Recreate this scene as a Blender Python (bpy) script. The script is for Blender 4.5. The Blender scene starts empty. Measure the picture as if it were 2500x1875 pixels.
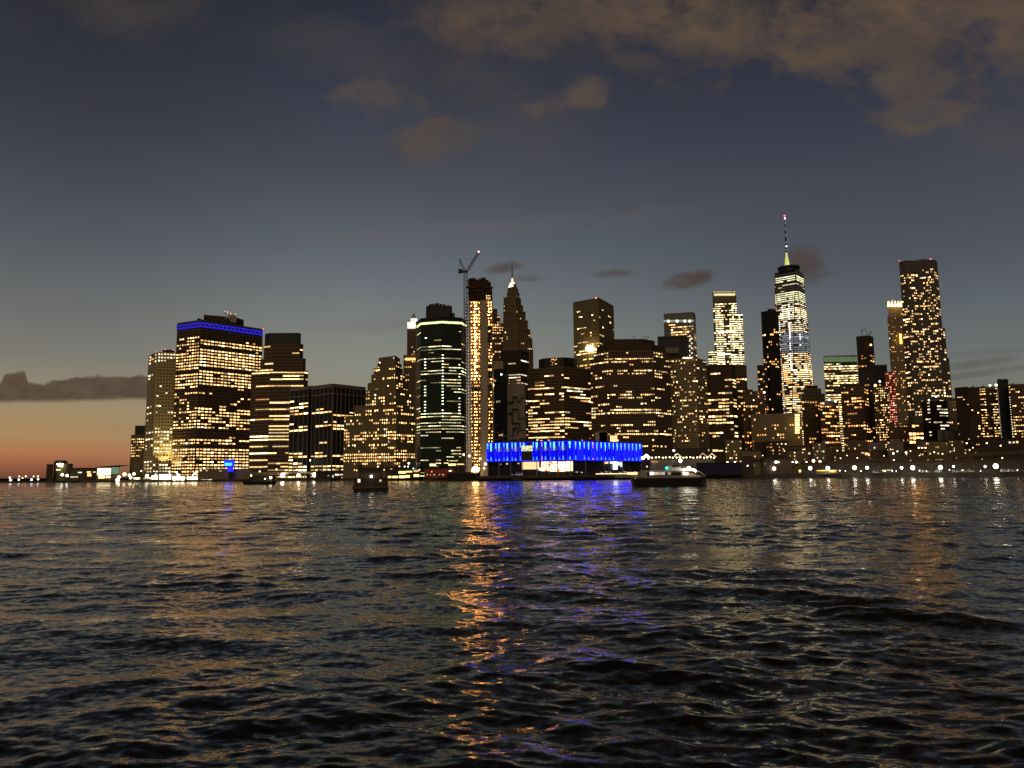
import bpy, math, random
import numpy as np
from mathutils import Vector, Matrix

R = math.radians
scn = bpy.context.scene
col = scn.collection
F, PITCH, ROLL, CAMZ = 1888.0, 6.83, -0.52, 3.2     # focal length in pixels of a 2500 px wide frame
RM = Matrix.Rotation(R(90 + PITCH), 3, 'X') @ Matrix.Rotation(R(ROLL), 3, 'Z')
GZ = 3.0                                             # street level above the river

def ray(px, py):
    return RM @ Vector(((px - 1250) / F, -(py - 937.5) / F, -1))
def at(px, py, D):
    d = ray(px, py)
    return Vector((d.x * D / d.y, D, CAMZ + d.z * D / d.y))
def xy(px, D, py=1100):
    p = at(px, py, D); return (p.x, p.y)

# ------------------------------------------------------------------ materials
def new_mat(name):
    m = bpy.data.materials.new(name); m.use_nodes = True
    nt = m.node_tree; nt.nodes.clear()
    out = nt.nodes.new('ShaderNodeOutputMaterial')
    return m, nt, out
MATS = {}
def wall_mat(name, color, rough=0.8, var=0.35, scale=0.08, spec=0.3, metal=0.0):
    if name in MATS: return MATS[name]
    m, nt, out = new_mat(name)
    b = nt.nodes.new('ShaderNodeBsdfPrincipled')
    tc = nt.nodes.new('ShaderNodeTexCoord')
    mp = nt.nodes.new('ShaderNodeMapping'); mp.inputs['Scale'].default_value = (1, 1, 0.35)
    n = nt.nodes.new('ShaderNodeTexNoise'); n.inputs['Scale'].default_value = scale; n.inputs['Detail'].default_value = 6
    n.inputs['Roughness'].default_value = 0.65
    mx = nt.nodes.new('ShaderNodeMix'); mx.data_type = 'RGBA'
    mx.inputs[6].default_value = (*[c * (1 - var) for c in color], 1)
    mx.inputs[7].default_value = (*[min(1, c * (1 + var)) for c in color], 1)
    nt.links.new(tc.outputs['Object'], mp.inputs[0]); nt.links.new(mp.outputs[0], n.inputs['Vector'])
    nt.links.new(n.outputs[0], mx.inputs[0]); nt.links.new(mx.outputs[2], b.inputs['Base Color'])
    b.inputs['Roughness'].default_value = rough; b.inputs['Specular IOR Level'].default_value = spec
    b.inputs['Metallic'].default_value = metal
    nt.links.new(b.outputs[0], out.inputs[0]); MATS[name] = m
    return m
def glow_mat(name, sample):
    """light given off by a lit pane or lamp; colour and power come from the pane itself"""
    m, nt, out = new_mat(name)
    a = nt.nodes.new('ShaderNodeAttribute'); a.attribute_name = 'glow'
    e = nt.nodes.new('ShaderNodeEmission')
    tc = nt.nodes.new('ShaderNodeTexCoord')
    n = nt.nodes.new('ShaderNodeTexNoise'); n.inputs['Scale'].default_value = 0.9; n.inputs['Detail'].default_value = 2
    mr = nt.nodes.new('ShaderNodeMapRange'); mr.inputs[1].default_value = 0.3; mr.inputs[2].default_value = 0.7
    mr.inputs[3].default_value = 0.35; mr.inputs[4].default_value = 1.45
    nt.links.new(tc.outputs['Object'], n.inputs['Vector']); nt.links.new(n.outputs[0], mr.inputs[0])
    nt.links.new(a.outputs['Color'], e.inputs['Color'])
    if not sample: nt.links.new(mr.outputs[0], e.inputs['Strength'])
    nt.links.new(e.outputs[0], out.inputs[0])
    m.cycles.emission_sampling = 'FRONT' if sample else 'NONE'
    return m
PANE = glow_mat('lit_window_glass', False)
LAMP = glow_mat('lamp_light', True)
GLASS = wall_mat('dark_glass', (0.018, 0.020, 0.020), 0.28, 0.5, 0.2, 0.6)
BLUEG = wall_mat('blue_glass', (0.015, 0.025, 0.03), 0.2, 0.4, 0.2, 0.6)
BROWN = wall_mat('brown_stone', (0.15, 0.10, 0.065))
DARKB = wall_mat('dark_bronze', (0.07, 0.048, 0.032))
TAN = wall_mat('tan_limestone', (0.34, 0.26, 0.16))
OLIVE = wall_mat('olive_stone', (0.22, 0.18, 0.10))
GREY = wall_mat('grey_concrete', (0.2, 0.18, 0.155))
PALE = wall_mat('pale_concrete', (0.42, 0.36, 0.28))
WHITE = wall_mat('white_paint', (0.75, 0.73, 0.68), 0.5, 0.1)
BLACK = wall_mat('black_metal', (0.025, 0.023, 0.02), 0.5)
STEEL = wall_mat('grey_steel', (0.3, 0.28, 0.27), 0.45, 0.2)
RED = wall_mat('red_paint_and_light', (0.35, 0.06, 0.04), 0.5)
GREEN = wall_mat('green_tower_stone', (0.03, 0.045, 0.035), 0.35)
NET = wall_mat('safety_netting_mesh', (0.07, 0.035, 0.02), 0.9)
ROOFM = wall_mat('roof_felt', (0.05, 0.045, 0.04), 0.9)
LEAF = wall_mat('foliage_leaf', (0.05, 0.07, 0.025), 0.7, 0.6, 1.2)
BARK = wall_mat('bark_brown', (0.09, 0.06, 0.04), 0.9)
GOLD = wall_mat('gold_stone_pier', (0.5, 0.4, 0.2), 0.7, 0.15)
SKIN = wall_mat('water_foam', (0.5, 0.5, 0.48), 0.6)

# ------------------------------------------------------------------ mesh builder
class MB:
    def __init__(s): s.v = []; s.f = []; s.c = []
    def quad(s, a, b, c, d, glow=None):
        n = len(s.v); s.v += [tuple(a), tuple(b), tuple(c), tuple(d)]; s.f.append((n, n+1, n+2, n+3)); s.c.append(glow)
    def face(s, pts, glow=None):
        n = len(s.v); s.v += [tuple(p) for p in pts]; s.f.append(tuple(range(n, n+len(pts)))); s.c.append(glow)
    def prism(s, poly, z0, z1, poly2=None, glow=None):
        """poly: plan points; z0..z1; poly2: other plan at the top"""
        p2 = poly2 or poly; k = len(poly); n = len(s.v)
        a = sum(poly[i][0]*poly[(i+1) % k][1] - poly[(i+1) % k][0]*poly[i][1] for i in range(k))
        if a < 0: poly = poly[::-1]; p2 = p2[::-1]
        s.v += [(x, y, z0) for x, y in poly] + [(x, y, z1) for x, y in p2]
        for i in range(k):
            j = (i+1) % k; s.f.append((n+i, n+j, n+k+j, n+k+i)); s.c.append(glow)
        s.f.append(tuple(range(n+k, n+2*k))); s.c.append(glow)
        s.f.append(tuple(range(n+k-1, n-1, -1))); s.c.append(glow)
    def box(s, x0, x1, y0, y1, z0, z1, glow=None):
        s.prism([(x0, y0), (x1, y0), (x1, y1), (x0, y1)], z0, z1, glow=glow)
    def slab(s, A, B, o0, o1, z0, z1, glow=None):
        """a box along the plan line A-B between the outward offsets o0 and o1"""
        dx, dy = B[0]-A[0], B[1]-A[1]; L = math.hypot(dx, dy) or 1; nx, ny = dy/L, -dx/L
        s.prism([(A[0]+nx*o1, A[1]+ny*o1), (B[0]+nx*o1, B[1]+ny*o1), (B[0]+nx*o0, B[1]+ny*o0), (A[0]+nx*o0, A[1]+ny*o0)], z0, z1, glow=glow)
    def cyl(s, x, y, z0, z1, r, r2=None, k=12, glow=None):
        r2 = r if r2 is None else r2
        c = [(math.cos(2*math.pi*i/k), math.sin(2*math.pi*i/k)) for i in range(k)]
        s.prism([(x+r*a, y+r*b) for a, b in c], z0, z1, [(x+max(r2, .001)*a, y+max(r2, .001)*b) for a, b in c], glow)
    def bar(s, p, q, r, glow=None, k=4):
        p = Vector(p); q = Vector(q); d = (q-p).normalized()
        u = d.cross(Vector((0, 0, 1)))
        if u.length < 1e-3: u = Vector((1, 0, 0))
        u.normalize(); w = d.cross(u); n = len(s.v)
        for b in (p, q):
            for i in range(k):
                t = 2*math.pi*(i+.5)/k; s.v.append(tuple(b + u*(r*math.cos(t)) + w*(r*math.sin(t))))
        for i in range(k):
            j = (i+1) % k; s.f.append((n+i, n+j, n+k+j, n+k+i)); s.c.append(glow)
        s.f.append(tuple(range(n, n+k))[::-1]); s.c.append(glow); s.f.append(tuple(range(n+k, n+2*k))); s.c.append(glow)
    def ball(s, c, r, glow=None, sz=1.0, k=8, m=5):
        n = len(s.v); c = Vector(c)
        s.v.append(tuple(c + Vector((0, 0, -r*sz))))
        for a in range(1, m):
            t = -math.pi/2 + math.pi*a/m
            for b in range(k):
                p = 2*math.pi*b/k
                s.v.append((c.x+r*math.cos(t)*math.cos(p), c.y+r*math.cos(t)*math.sin(p), c.z+r*sz*math.sin(t)))
        s.v.append(tuple(c + Vector((0, 0, r*sz)))); top = len(s.v)-1
        for b in range(k):
            d = (b+1) % k
            s.f.append((n, n+1+d, n+1+b)); s.c.append(glow)
            for a in range(m-2):
                s.f.append((n+1+a*k+b, n+1+a*k+d, n+1+(a+1)*k+d, n+1+(a+1)*k+b)); s.c.append(glow)
            s.f.append((n+1+(m-2)*k+b, n+1+(m-2)*k+d, top)); s.c.append(glow)
    def truss(s, p, q, w, r, n):
        """square lattice girder"""
        p = Vector(p); q = Vector(q); d = (q-p).normalized(); u = d.cross(Vector((0, 1, 0))).normalized()*w/2; v = d.cross(u).normalized()*w/2
        cs = [u+v, u-v, -u-v, -u+v]
        for c in cs: s.bar(p+c, q+c, r)
        for i in range(n):
            a = p+(q-p)*(i/n); b = p+(q-p)*((i+1)/n)
            for j in range(4):
                s.bar(a+cs[j], b+cs[(j+1) % 4], r*.7)
    def build(s, name, mat, parent=None, origin=None, **props):
        me = bpy.data.meshes.new(name)
        off = Vector(origin) if origin is not None else (parent.location if parent else Vector((0, 0, 0)))
        if parent and parent.parent: off = off  # parts sit at the thing's origin
        o = origin_of(parent) if parent else off
        me.from_pydata([(x-o[0], y-o[1], z-o[2]) for x, y, z in s.v], [], s.f)
        if any(c is not None for c in s.c):
            at_ = me.attributes.new('glow', 'FLOAT_COLOR', 'FACE')
            buf = np.ones((len(s.f), 4), np.float32)
            for i, c in enumerate(s.c): buf[i, :3] = c if c is not None else (0, 0, 0)
            at_.data.foreach_set('color', buf.ravel())
        me.materials.append(mat)
        ob = bpy.data.objects.new(name, me); col.objects.link(ob)
        if parent: ob.parent = parent
        else: ob.location = o
        for k, v in props.items(): ob[k] = v
        return ob
def origin_of(o):
    p = Vector((0, 0, 0))
    while o: p = p + o.location; o = o.parent
    return p
def thing(name, label, cat, loc=(0, 0, 0), group=None):
    o = bpy.data.objects.new(name, None); col.objects.link(o); o.location = loc
    o.empty_display_size = 1
    o['label'] = label; o['category'] = cat
    if group: o['group'] = group
    return o
def copy_tree(o, loc, label=None, rz=None, parent=None):
    c = o.copy(); col.objects.link(c)
    if parent: c.parent = parent
    else:
        c.location = loc
        if label: c['label'] = label
        if rz is not None: c.rotation_euler.z = rz
    for ch in [x for x in o.children]: copy_tree(ch, None, parent=c)
    return c
ORD = 'first second third fourth fifth sixth seventh eighth ninth tenth eleventh twelfth thirteenth fourteenth fifteenth sixteenth seventeenth eighteenth nineteenth twentieth'.split()

# ------------------------------------------------------------------ facades
WARM, YEL, WHT, ORG, GRN = (1.0, .57, .20), (1.0, .64, .25), (1.0, .82, .50), (1.0, .42, .12), (.85, 1.0, .62)
def tint(c, rnd, s):
    k = rnd.random()
    m = ((.8, 1, .75) if k > .95 else (1, .82, .45)) if k > .82 else ((1, .38, .1) if k < .25 else c)
    t = rnd.random()*.75
    f = s*1.4*math.exp(rnd.gauss(0, .6))
    return tuple((a*(1-t)+b*t)*f for a, b in zip(c, m))
def zone(zs, py):
    for a, b, m in zs:
        if a <= py < b: return m
    return 1.0
def py_of(x, y, z):
    v = RM.transposed() @ Vector((x, y, z-CAMZ)); return 937.5 + F*v.y/v.z, 1250 - F*v.x/v.z
def face_windows(panes, frame, A, B, z0, z1, fh, nb, w, rnd, fi):
    """lit panes and raised bands/piers for one facade A->B (left to right seen from the river)"""
    L = math.hypot(B[0]-A[0], B[1]-A[1]); nx, ny = (B[1]-A[1])/L, -(B[0]-A[0])/L
    ux, uy = (B[0]-A[0])/L, (B[1]-A[1])/L
    H = z1-z0; nf = max(1, int(round((H-w.get('cap', 0))/fh))); fh = (H-w.get('cap', 0))/nf
    bw = L/nb; wf, hf = w.get('wf', .7), w.get('hf', .5)
    band, pier = w.get('band', .25), w.get('pier', .5)
    if frame is not None:
        if w.get('bands', True):
            for j in range(nf+1):
                z = z0 + j*fh; e = z+fh*.5*(1-hf)
                frame.slab(A, B, 0, band, max(z0+.01, z-fh*.42*(1-hf)), min(e, z1-.03))
        pw = w.get('pw', .5*(1-wf)*bw)
        for i in range(0, nb+1, w.get('pstep', 1)):
            u = min(max(i*bw, pw/2+.05), L-pw/2-.05)
            a = (A[0]+ux*(u-pw/2), A[1]+uy*(u-pw/2)); b = (A[0]+ux*(u+pw/2), A[1]+uy*(u+pw/2))
            frame.slab(a, b, 0, pier, z0+.02, z1-.02)
        frame.slab(A, B, 0, pier+.15, z1-max(1.0, w.get('cap', 0)*.35), z1+.8)
    prow, pon, poff, q = w.get('prow', .5), w.get('pon', .8), w.get('poff', .08), w.get('q', .5)
    merge = w.get('merge', 1)
    hot = w.get('hot')
    for j in range(nf):
        zc = z0 + (j+.52)*fh
        pyc, _ = py_of((A[0]+B[0])/2, (A[1]+B[1])/2, zc)
        m = zone(w.get('zones', ()), pyc)
        on = rnd.random() < prow*min(1, m*1.1)
        p = min(.98, (pon if on else poff*1.35)*m*1.08) if m > 0 else 0
        rs = w['s']*(1.25 if on else .8)*math.exp(rnd.gauss(0, .2))
        st = rnd.random() < p; i = 0
        while i < nb:
            if rnd.random() > q: st = rnd.random() < p
            if st and p > 0:
                k = 1
                while k < merge and i+k < nb and rnd.random() < .85: k += 1
                m2 = 1
                if w.get('pcol'):
                    m2 = max([mm for a_, b_, mm in w['pcol'] if a_ <= (i+.5)/nb < b_] or [w.get('pcold', .3)])
                if rnd.random() < m2 or m2 > 1:
                    u0 = i*bw + bw*(1-wf)/2; u1 = (i+k)*bw - bw*(1-wf)/2
                    hh = fh*hf*rnd.choice((1, .95, .9, .62, .8)); zb = zc+fh*hf/2
                    off = .12
                    P = lambda u, z: (A[0]+ux*u+nx*off, A[1]+uy*u+ny*off, z)
                    c = tint(w['c'], rnd, rs*(m2 if m2 > 1 else 1))
                    if rnd.random() < w.get('hotp', .01): c = tuple(x*4 for x in (1, .9, .7))
                    panes.append(((u1-u0)*hh*(1 if pyc < w.get('yv', 1200) else .05), [P(u0, zb-hh), P(u1, zb-hh), P(u1, zb), P(u0, zb)], c))
                i += k
            else: i += 1
    if hot:
        for (u, y0, y1, dens, s, c, *fidx) in hot:
            if fidx and fi not in fidx: continue
            for j in range(nf):
                zc = z0+(j+.7)*fh; pyc, _ = py_of((A[0]+B[0])/2, (A[1]+B[1])/2, zc)
                if y0 <= pyc <= y1 and rnd.random() < dens:
                    h = fh*.3; ww = min(bw*.35, 1.6)
                    P = lambda uu, z: (A[0]+ux*uu+nx*.2, A[1]+uy*uu+ny*.2, z)
                    x = u*L
                    g = tuple(v*s*(.7+.6*rnd.random()) for v in c)
                    panes.append((ww*h*4, [P(x-ww, zc-h), P(x+ww, zc-h), P(x+ww, zc+h), P(x-ww, zc+h)], g))
def flush_panes(root, panes, cap=100):
    panes.sort(key=lambda t: -t[0])
    for a, q_, c in panes[:cap]:
        m = MB(); m.face(q_, c); m.build('window', PANE, root)
    if len(panes) > cap:
        m = MB()
        for a, q_, c in panes[cap:]: m.face(q_, c)
        m.build('small_windows', PANE, root, kind='stuff')
def back(pts, depth):
    (x0, y0), (x1, y1) = pts[0], pts[-1]
    cx = (x0+x1)/2
    def b(x, y, s): return (x*(1+depth/y)*1.0 + (cx*(1+depth/y)-x*(1+depth/y))*.06, y+depth)
    return [b(x1, y1, -1), b(x0, y0, 1)]
TOWERS = {}
def tower(name, label, cat, blocks, body=GLASS, frame=BROWN, w=None, seed=1, cap=100, group=None, framepart='facade_grid'):
    """blocks: dict f=[(px,D)..] front plan left to right, t=top pixel row, r=index of the corner t is read at, b=bottom pixel row"""
    rnd = random.Random(seed)
    f0 = blocks[0]['f']; c = xy(*f0[len(f0)//2])
    root = thing(name, label, cat, (c[0], c[1], GZ), group)
    panes = []; bm = MB(); fm = MB(); pm = MB(); info = []
    for bi, b in enumerate(blocks):
        f = b['f']; r = b.get('r', len(f)//2)
        zt = at(f[r][0], b['t'], f[r][1]).z
        pts = [xy(px, D, b['t']) for px, D in f]
        zb = GZ if b.get('b') is None else at(f[r][0], b['b'], f[r][1]).z
        poly = pts + back(pts, b.get('d', 30))
        kind = b.get('k', 'body')
        (pm if kind == 'top' else bm).prism(poly, zb, zt)
        ww = dict(w or {}); ww.update(b.get('w', {}))
        if kind == 'body' and ww.get('c'):
            nbs = b.get('nb') or ww.get('nb')
            for i in range(len(pts)-1):
                L = math.hypot(pts[i+1][0]-pts[i][0], pts[i+1][1]-pts[i][1])
                n = nbs[i] if isinstance(nbs, (list, tuple)) else max(1, int(round(L/(nbs))))
                face_windows(panes, fm, pts[i], pts[i+1], zb, zt, ww['fp']/F*f[r][1], n, ww, rnd, i)
        info.append((pts, poly, zb, zt))
    bm.build('wall', body, root)
    if pm.v: pm.build('rooftop_plant_room', b.get('pm', BLACK) if False else (w or {}).get('pm', BLACK), root)
    if fm.v: fm.build(framepart, frame, root)
    rf = MB()
    for (pts, poly, zb, zt), b in zip(info, blocks):
        if b.get('k', 'body') == 'body': 
            cx = sum(p[0] for p in poly)/len(poly); cy = sum(p[1] for p in poly)/len(poly)
            rf.prism([(cx+(p[0]-cx)*.97, cy+(p[1]-cy)*.97) for p in poly], zt+.02, zt+.35)
    rf.build('roof', ROOFM, root)
    flush_panes(root, panes, cap)
    TOWERS[name+str(seed)] = (root, info)

    return root, info
def beacon(root, px, py, D, c=(6, .5, .4), r=.7, name='beacon'):
    m = MB(); m.ball(at(px, py, D), r, c, k=6, m=4); m.build(name, PANE, root)
def mast(root, px, y0, y1, D, r, mat=STEEL, name='antenna', r2=None):
    a = at(px, y0, D); b = at(px, y1, D); m = MB(); m.cyl(a.x, a.y, a.z, b.z, r, r2 if r2 is not None else r*.5, 6); return m.build(name, mat, root)

# ================================================================== the towers, left to right
OFF = dict(c=WARM, s=1.3, fp=7.5, nb=5, wf=.72, hf=.5, prow=.6, pon=.85, poff=.1, q=.5)
def W(**k): d = dict(OFF); d.update(k); return d

# far left pair
r, _ = tower('office_tower', 'short dark tower at the far left edge of the skyline, beside the gold striped tower', 'office tower', [
    dict(f=[(321, 1255), (334, 1240), (372, 1250)], t=1062, r=1, nb=[3, 8]),
    dict(f=[(330, 1262), (372, 1262)], t=1039, b=1062, r=0, k='top')], BROWN, OLIVE,
    W(fp=6.8, wf=.45, hf=.42, prow=.9, pon=.75, c=WARM, zones=[(1062, 1070, .0), (1070, 1103, 1), (1103, 1106, .3), (1106, 1120, .75), (1120, 1200, .05)], s=1.2), 11)
r, inf = tower('office_tower', 'tall slim tower with gold floodlit vertical stripes, left of the wide blue topped block', 'office tower', [
    dict(f=[(365, 1215), (385, 1180), (437, 1188)], t=861, r=1, nb=[3, 7], w=dict(zones=[(861, 888, 1), (888, 915, 0), (915, 925, .6), (925, 960, .55), (960, 1010, .35), (1010, 1045, .1), (1045, 1200, .75)])),
    dict(f=[(397, 1205), (426, 1205)], t=854, b=862, r=0, k='top')], GLASS, GOLD,
    W(fp=8.0, wf=.6, hf=.38, prow=.8, pon=.8, poff=.2, band=.15, pier=1.2, pw=1.5, c=WHT, s=1.5), 12)
for px, py in ((370, 877), (382, 861), (403, 854), (423, 855)): beacon(r, px, py-1, 1195, (5, .5, .5), .8)
for px in (393, 409, 425):
    L = bpy.data.lights.new('facade_floodlight', 'SPOT'); L.energy = 60000; L.spot_size = R(75); L.color = (1, .78, .28); L.shadow_soft_size = 1.0
    o = bpy.data.objects.new('facade_floodlight', L); col.objects.link(o); p = at(px, 1148, 1168); o.location = p
    o.rotation_euler = (R(180-14), 0, 0); o.parent = r; o.location = p - r.location

# wide tower with the blue band
C0 = [(434, 1182), (490, 1158), (642, 1235)]
Z = [(780, 826, 0), (826, 832, .75), (832, 838, .2), (838, 850, 1), (850, 857, .55), (857, 903, 1.05), (903, 912, .1), (912, 948, .9), (948, 962, .35), (962, 1000, .35), (1000, 1006, .8), (1006, 1052, .75), (1052, 1072, .04), (1072, 1084, .8), (1084, 1094, .15), (1094, 1200, .95)]
r, inf = tower('office_tower', 'widest bright tower on the left with a blue lit band under its flat roof', 'office tower', [
    dict(f=C0, t=782, r=1, nb=[9, 18], d=60)], GLASS, BROWN,
    W(fp=7.75, wf=.70, hf=.42, prow=.93, pon=.95, poff=.3, q=.35, zones=Z, band=.35, pier=.7, s=1.55, c=WARM, yv=1140), 13)
pts = inf[0][0]; zt = inf[0][3]
m = MB(); m2 = MB()
for (A, B), n in (((pts[0], pts[1]), 8), ((pts[1], pts[2]), 15)):
    z1 = zt-2.6; z0 = z1-7.6
    m.slab(A, B, .1, .95, z0, z1, (.03, .025, .75))
    for i in range(n):
        a = [A[k]+(B[k]-A[k])*(i+.28)/n for k in (0, 1)]; b = [A[k]+(B[k]-A[k])*(i+.80)/n for k in (0, 1)]
        m2.slab(a, b, .9, 1.15, z0+1.9, z1-1.9)
        a = [A[k]+(B[k]-A[k])*(i-.04)/n for k in (0, 1)]; b = [A[k]+(B[k]-A[k])*(i+.05)/n for k in (0, 1)]
        m2.slab(a, b, .9, 1.3, z0-.5, z1+.5)
m.build('blue_light_band', PANE, r); m2.build('band_louvre', DARKB, r)
m = MB(); a = at(497, 779, 1196); b = at(576, 779, 1218); m.prism([(a.x, a.y), (b.x, b.y), (b.x+5, b.y+22), (a.x, a.y+22)], zt-2, at(520, 768, 1196).z); m.build('rooftop_plant_room', DARKB, r)
m = MB(); a = at(482, 781, 1166); b = at(502, 781, 1186); m.prism([(a.x, a.y), (b.x, b.y), (b.x, b.y+14), (a.x, a.y+14)], zt-2, at(482, 776, 1166).z); m.build('rooftop_plant_room', DARKB, r)
m = MB()
for (xa, ya, xb, yb) in ((550, 768, 548, 761), (548, 761, 576, 768), (548, 768, 562, 764), (562, 764, 560, 782), (576, 769, 576, 786), (562, 784, 576, 786), (548, 778, 576, 770)):
    m.bar(at(xa, ya, 1210), at(xb, yb, 1210), .5)
m.build('antenna_frame', WHITE, r)
m = MB(); m.prism([xy(556, 1214, 775), xy(575, 1214, 775), xy(575, 1222, 775), xy(556, 1222, 775)], at(560, 784, 1214).z, at(560, 769, 1214).z); m.build('dish_screen', STEEL, r)
for px, py in ((549, 760), (556, 762), (563, 765), (575, 767), (499, 778)): beacon(r, px, py, 1205, (3, 1.6, 1.2), .7)
beacon(r, 642, 803, 1230, (4, .5, .4), .8)

# dark topped terraced tower
r, _ = tower('office_tower', 'dark rounded tower with a black crown and ribbon windows, right of the blue topped block', 'office tower', [
    dict(f=[(615, 1188), (660, 1178), (742, 1180), (752, 1186)], t=906, r=1, nb=[4, 8, 2], d=50, w=dict(zones=[(900, 935, .9), (935, 980, .35)])),
    dict(f=[(636, 1192), (668, 1184), (740, 1186), (746, 1192)], t=876, b=907, r=1, nb=[3, 7, 1], d=45, w=dict(zones=[(876, 900, .3)])),
    dict(f=[(645, 1196), (668, 1188), (732, 1188), (740, 1196)], t=841, b=877, r=1, nb=[3, 7, 1], d=40, w=dict(zones=[(841, 849, 1.4), (849, 862, .8), (862, 880, .35)])),
    dict(f=[(647, 1200), (657, 1192), (728, 1192), (735, 1200)], t=813, b=842, r=1, k='top', d=36)], DARKB, BROWN,
    W(fp=8.3, wf=.93, hf=.4, prow=.45, pon=.85, poff=.12, q=.75, merge=4, c=YEL, s=1.3, band=.6, pier=.3), 14)

# dark box with pale mullions
r, inf = tower('office_block', 'low dark box shaped office block with thin pale vertical mullions', 'office block', [
    dict(f=[(709, 1086), (755, 1060)], t=943.5, r=1, nb=[4], d=50, w=dict(prow=.7, pon=.6)),
    dict(f=[(754, 1066), (765, 1061)], t=943, r=1, nb=[1], d=40, w=dict(zones=[(0, 2000, 0)])),
    dict(f=[(763, 1056), (813, 1028), (892, 1072)], t=938, r=1, nb=[5, 8], d=50)], BLACK, GREY,
    W(fp=8.3, wf=.86, hf=.48, prow=.55, pon=.8, poff=.1, q=.5, bands=False, pier=.9, pw=.75, c=YEL, s=1.35, cap=12,
      zones=[(930, 972, .12), (972, 1000, .5), (1000, 1010, 1.2), (1010, 1040, .45), (1040, 1052, 1.3), (1052, 1085, .12), (1085, 1100, .05), (1100, 1116, 1.5), (1116, 1200, .9)]), 15)
for i_ in (0, 2):
    p_ = inf[i_][0]; m = MB()
    for A, B in zip(p_[:-1], p_[1:]): m.slab(A, B, .5, 1.2, inf[i_][3]-13, inf[i_][3]-12)
    m.build('cornice_band', STEEL, r)
m = MB(); p = at(757, 1124, 1048); m.ball(p, .9, (9, 8, 6)); m.build('wall_light', LAMP, r)

# stepped tower
tiers = [(840, 1019, 1013), (866, 1010, 988), (893, 1004, 950), (898, 996, 932), (907, 988, 911), (913, 983, 896), (922, 980, 884), (925, 976, 870)]
bl = []
for i, (a, b, t) in enumerate(tiers):
    cx = 968 - i*.5; d0 = 935+i*2.5
    bl.append(dict(f=[(a, d0+14+(968-a)*.06), (cx, d0), (b, d0+26)], t=t, b=None if i == 0 else tiers[i-1][2]+1, r=1, d=60-i*5,
                   nb=[max(5, int((cx-a)/5.1)), max(2, int((b-cx)/5.0))]))
bl[0]['w'] = dict(prow=.8, pon=.75, poff=.15, zones=[(1013, 1024, .45), (1024, 1040, .7), (1040, 1058, .35), (1058, 1085, .95), (1085, 1107, .5), (1107, 1126, 1.6), (1126, 1200, .35)])
r, _ = tower('stepped_tower', 'beige ziggurat shaped tower stepping back towards its top', 'stepped tower', bl, OLIVE, OLIVE,
    W(fp=7.6, wf=.5, hf=.55, prow=.5, pon=.4, poff=.09, q=.25, band=.12, pier=.35, c=WARM, s=1.4), 16)

# crown lit tower behind
r, _ = tower('stone_tower', 'slim stone tower with white lit crown and lantern mast, behind the dark green tower', 'stone tower', [
    dict(f=[(985, 1152), (1030, 1150)], t=868, r=0, nb=[9], d=40, w=dict(zones=[(868, 884, 1.4), (884, 905, .8), (905, 1200, .12)])),
    dict(f=[(994, 1160), (1024, 1160)], t=802, b=869, r=0, nb=[6], d=30, w=dict(zones=[(800, 830, .05), (830, 870, .7)])),
    dict(f=[(996, 1162), (1022, 1162)], t=784, b=803, r=0, d=26, nb=[6], w=dict(zones=[(700, 900, 0)]))], BROWN, BROWN,
    W(fp=6.5, wf=.5, hf=.5, prow=.5, pon=.5, poff=.2, c=WARM, s=1.0), 17)
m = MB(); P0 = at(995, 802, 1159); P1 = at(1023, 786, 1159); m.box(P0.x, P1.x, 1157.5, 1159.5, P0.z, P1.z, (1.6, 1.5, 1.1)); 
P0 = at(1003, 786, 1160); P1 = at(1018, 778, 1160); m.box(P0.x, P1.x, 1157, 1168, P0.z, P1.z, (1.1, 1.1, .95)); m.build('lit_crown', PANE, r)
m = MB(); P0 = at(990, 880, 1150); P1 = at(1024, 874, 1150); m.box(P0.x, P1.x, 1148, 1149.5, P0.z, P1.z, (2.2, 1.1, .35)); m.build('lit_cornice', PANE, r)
m = MB()
for k in range(3): m.cyl(at(1010, 770, 1164).x, 1164, at(1010, 779-k*4, 1164).z, at(1010, 775-k*4, 1164).z, 3.6-k*.9, None, 8)
m.build('lantern', STEEL, r); mast(r, 1010, 768, 763, 1164, .4)

# dark green tower
HZ = [(775, 786, 0), (786, 796, .15), (796, 840, .25), (840, 846, .6), (846, 858, 1), (858, 870, .1), (870, 960, .75), (960, 985, .25), (985, 1008, .2), (1008, 1062, 1.1), (1062, 1076, .4), (1076, 1105, .25), (1105, 1200, .5)]
hot = [(.22, 870, 1012, .7, 3.4, GRN, 1), (.06, 865, 1020, .75, 3.4, GRN, 2), (.9, 880, 1010, .55, 3.0, GRN, 2), (.25, 820, 826, 1, 6, GRN, 1)]
HW = W(fp=7.6, wf=.95, hf=.27, prow=.5, pon=.8, poff=.18, q=.7, merge=3, c=(.85, .82, .42), s=.75, band=.35, pier=.2, pw=.25, zones=HZ)
r, inf = tower('glass_tower', 'dark green glass tower with white light strips, left of the orange lit construction tower', 'glass tower', [
    dict(f=[(1019, 822), (1028, 806), (1078, 798), (1126, 804), (1137, 820)], t=775, r=2, nb=[2, 8, 8, 2], d=42, w=dict(hot=hot)),
    dict(f=[(1040, 812), (1050, 806), (1098, 808), (1104, 814)], t=745, b=776, r=1, k='top', d=25)], BLACK, GREEN, HW, 18)
pts = inf[0][0]; zt = inf[0][3]; m = MB()
for A, B in zip(pts[:-1], pts[1:]): m.slab(A, B, .2, .75, zt-6.2, zt-4.0, (1.5, 1.7, .75))
m.build('roof_light_strip', PANE, r)
m = MB()
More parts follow.
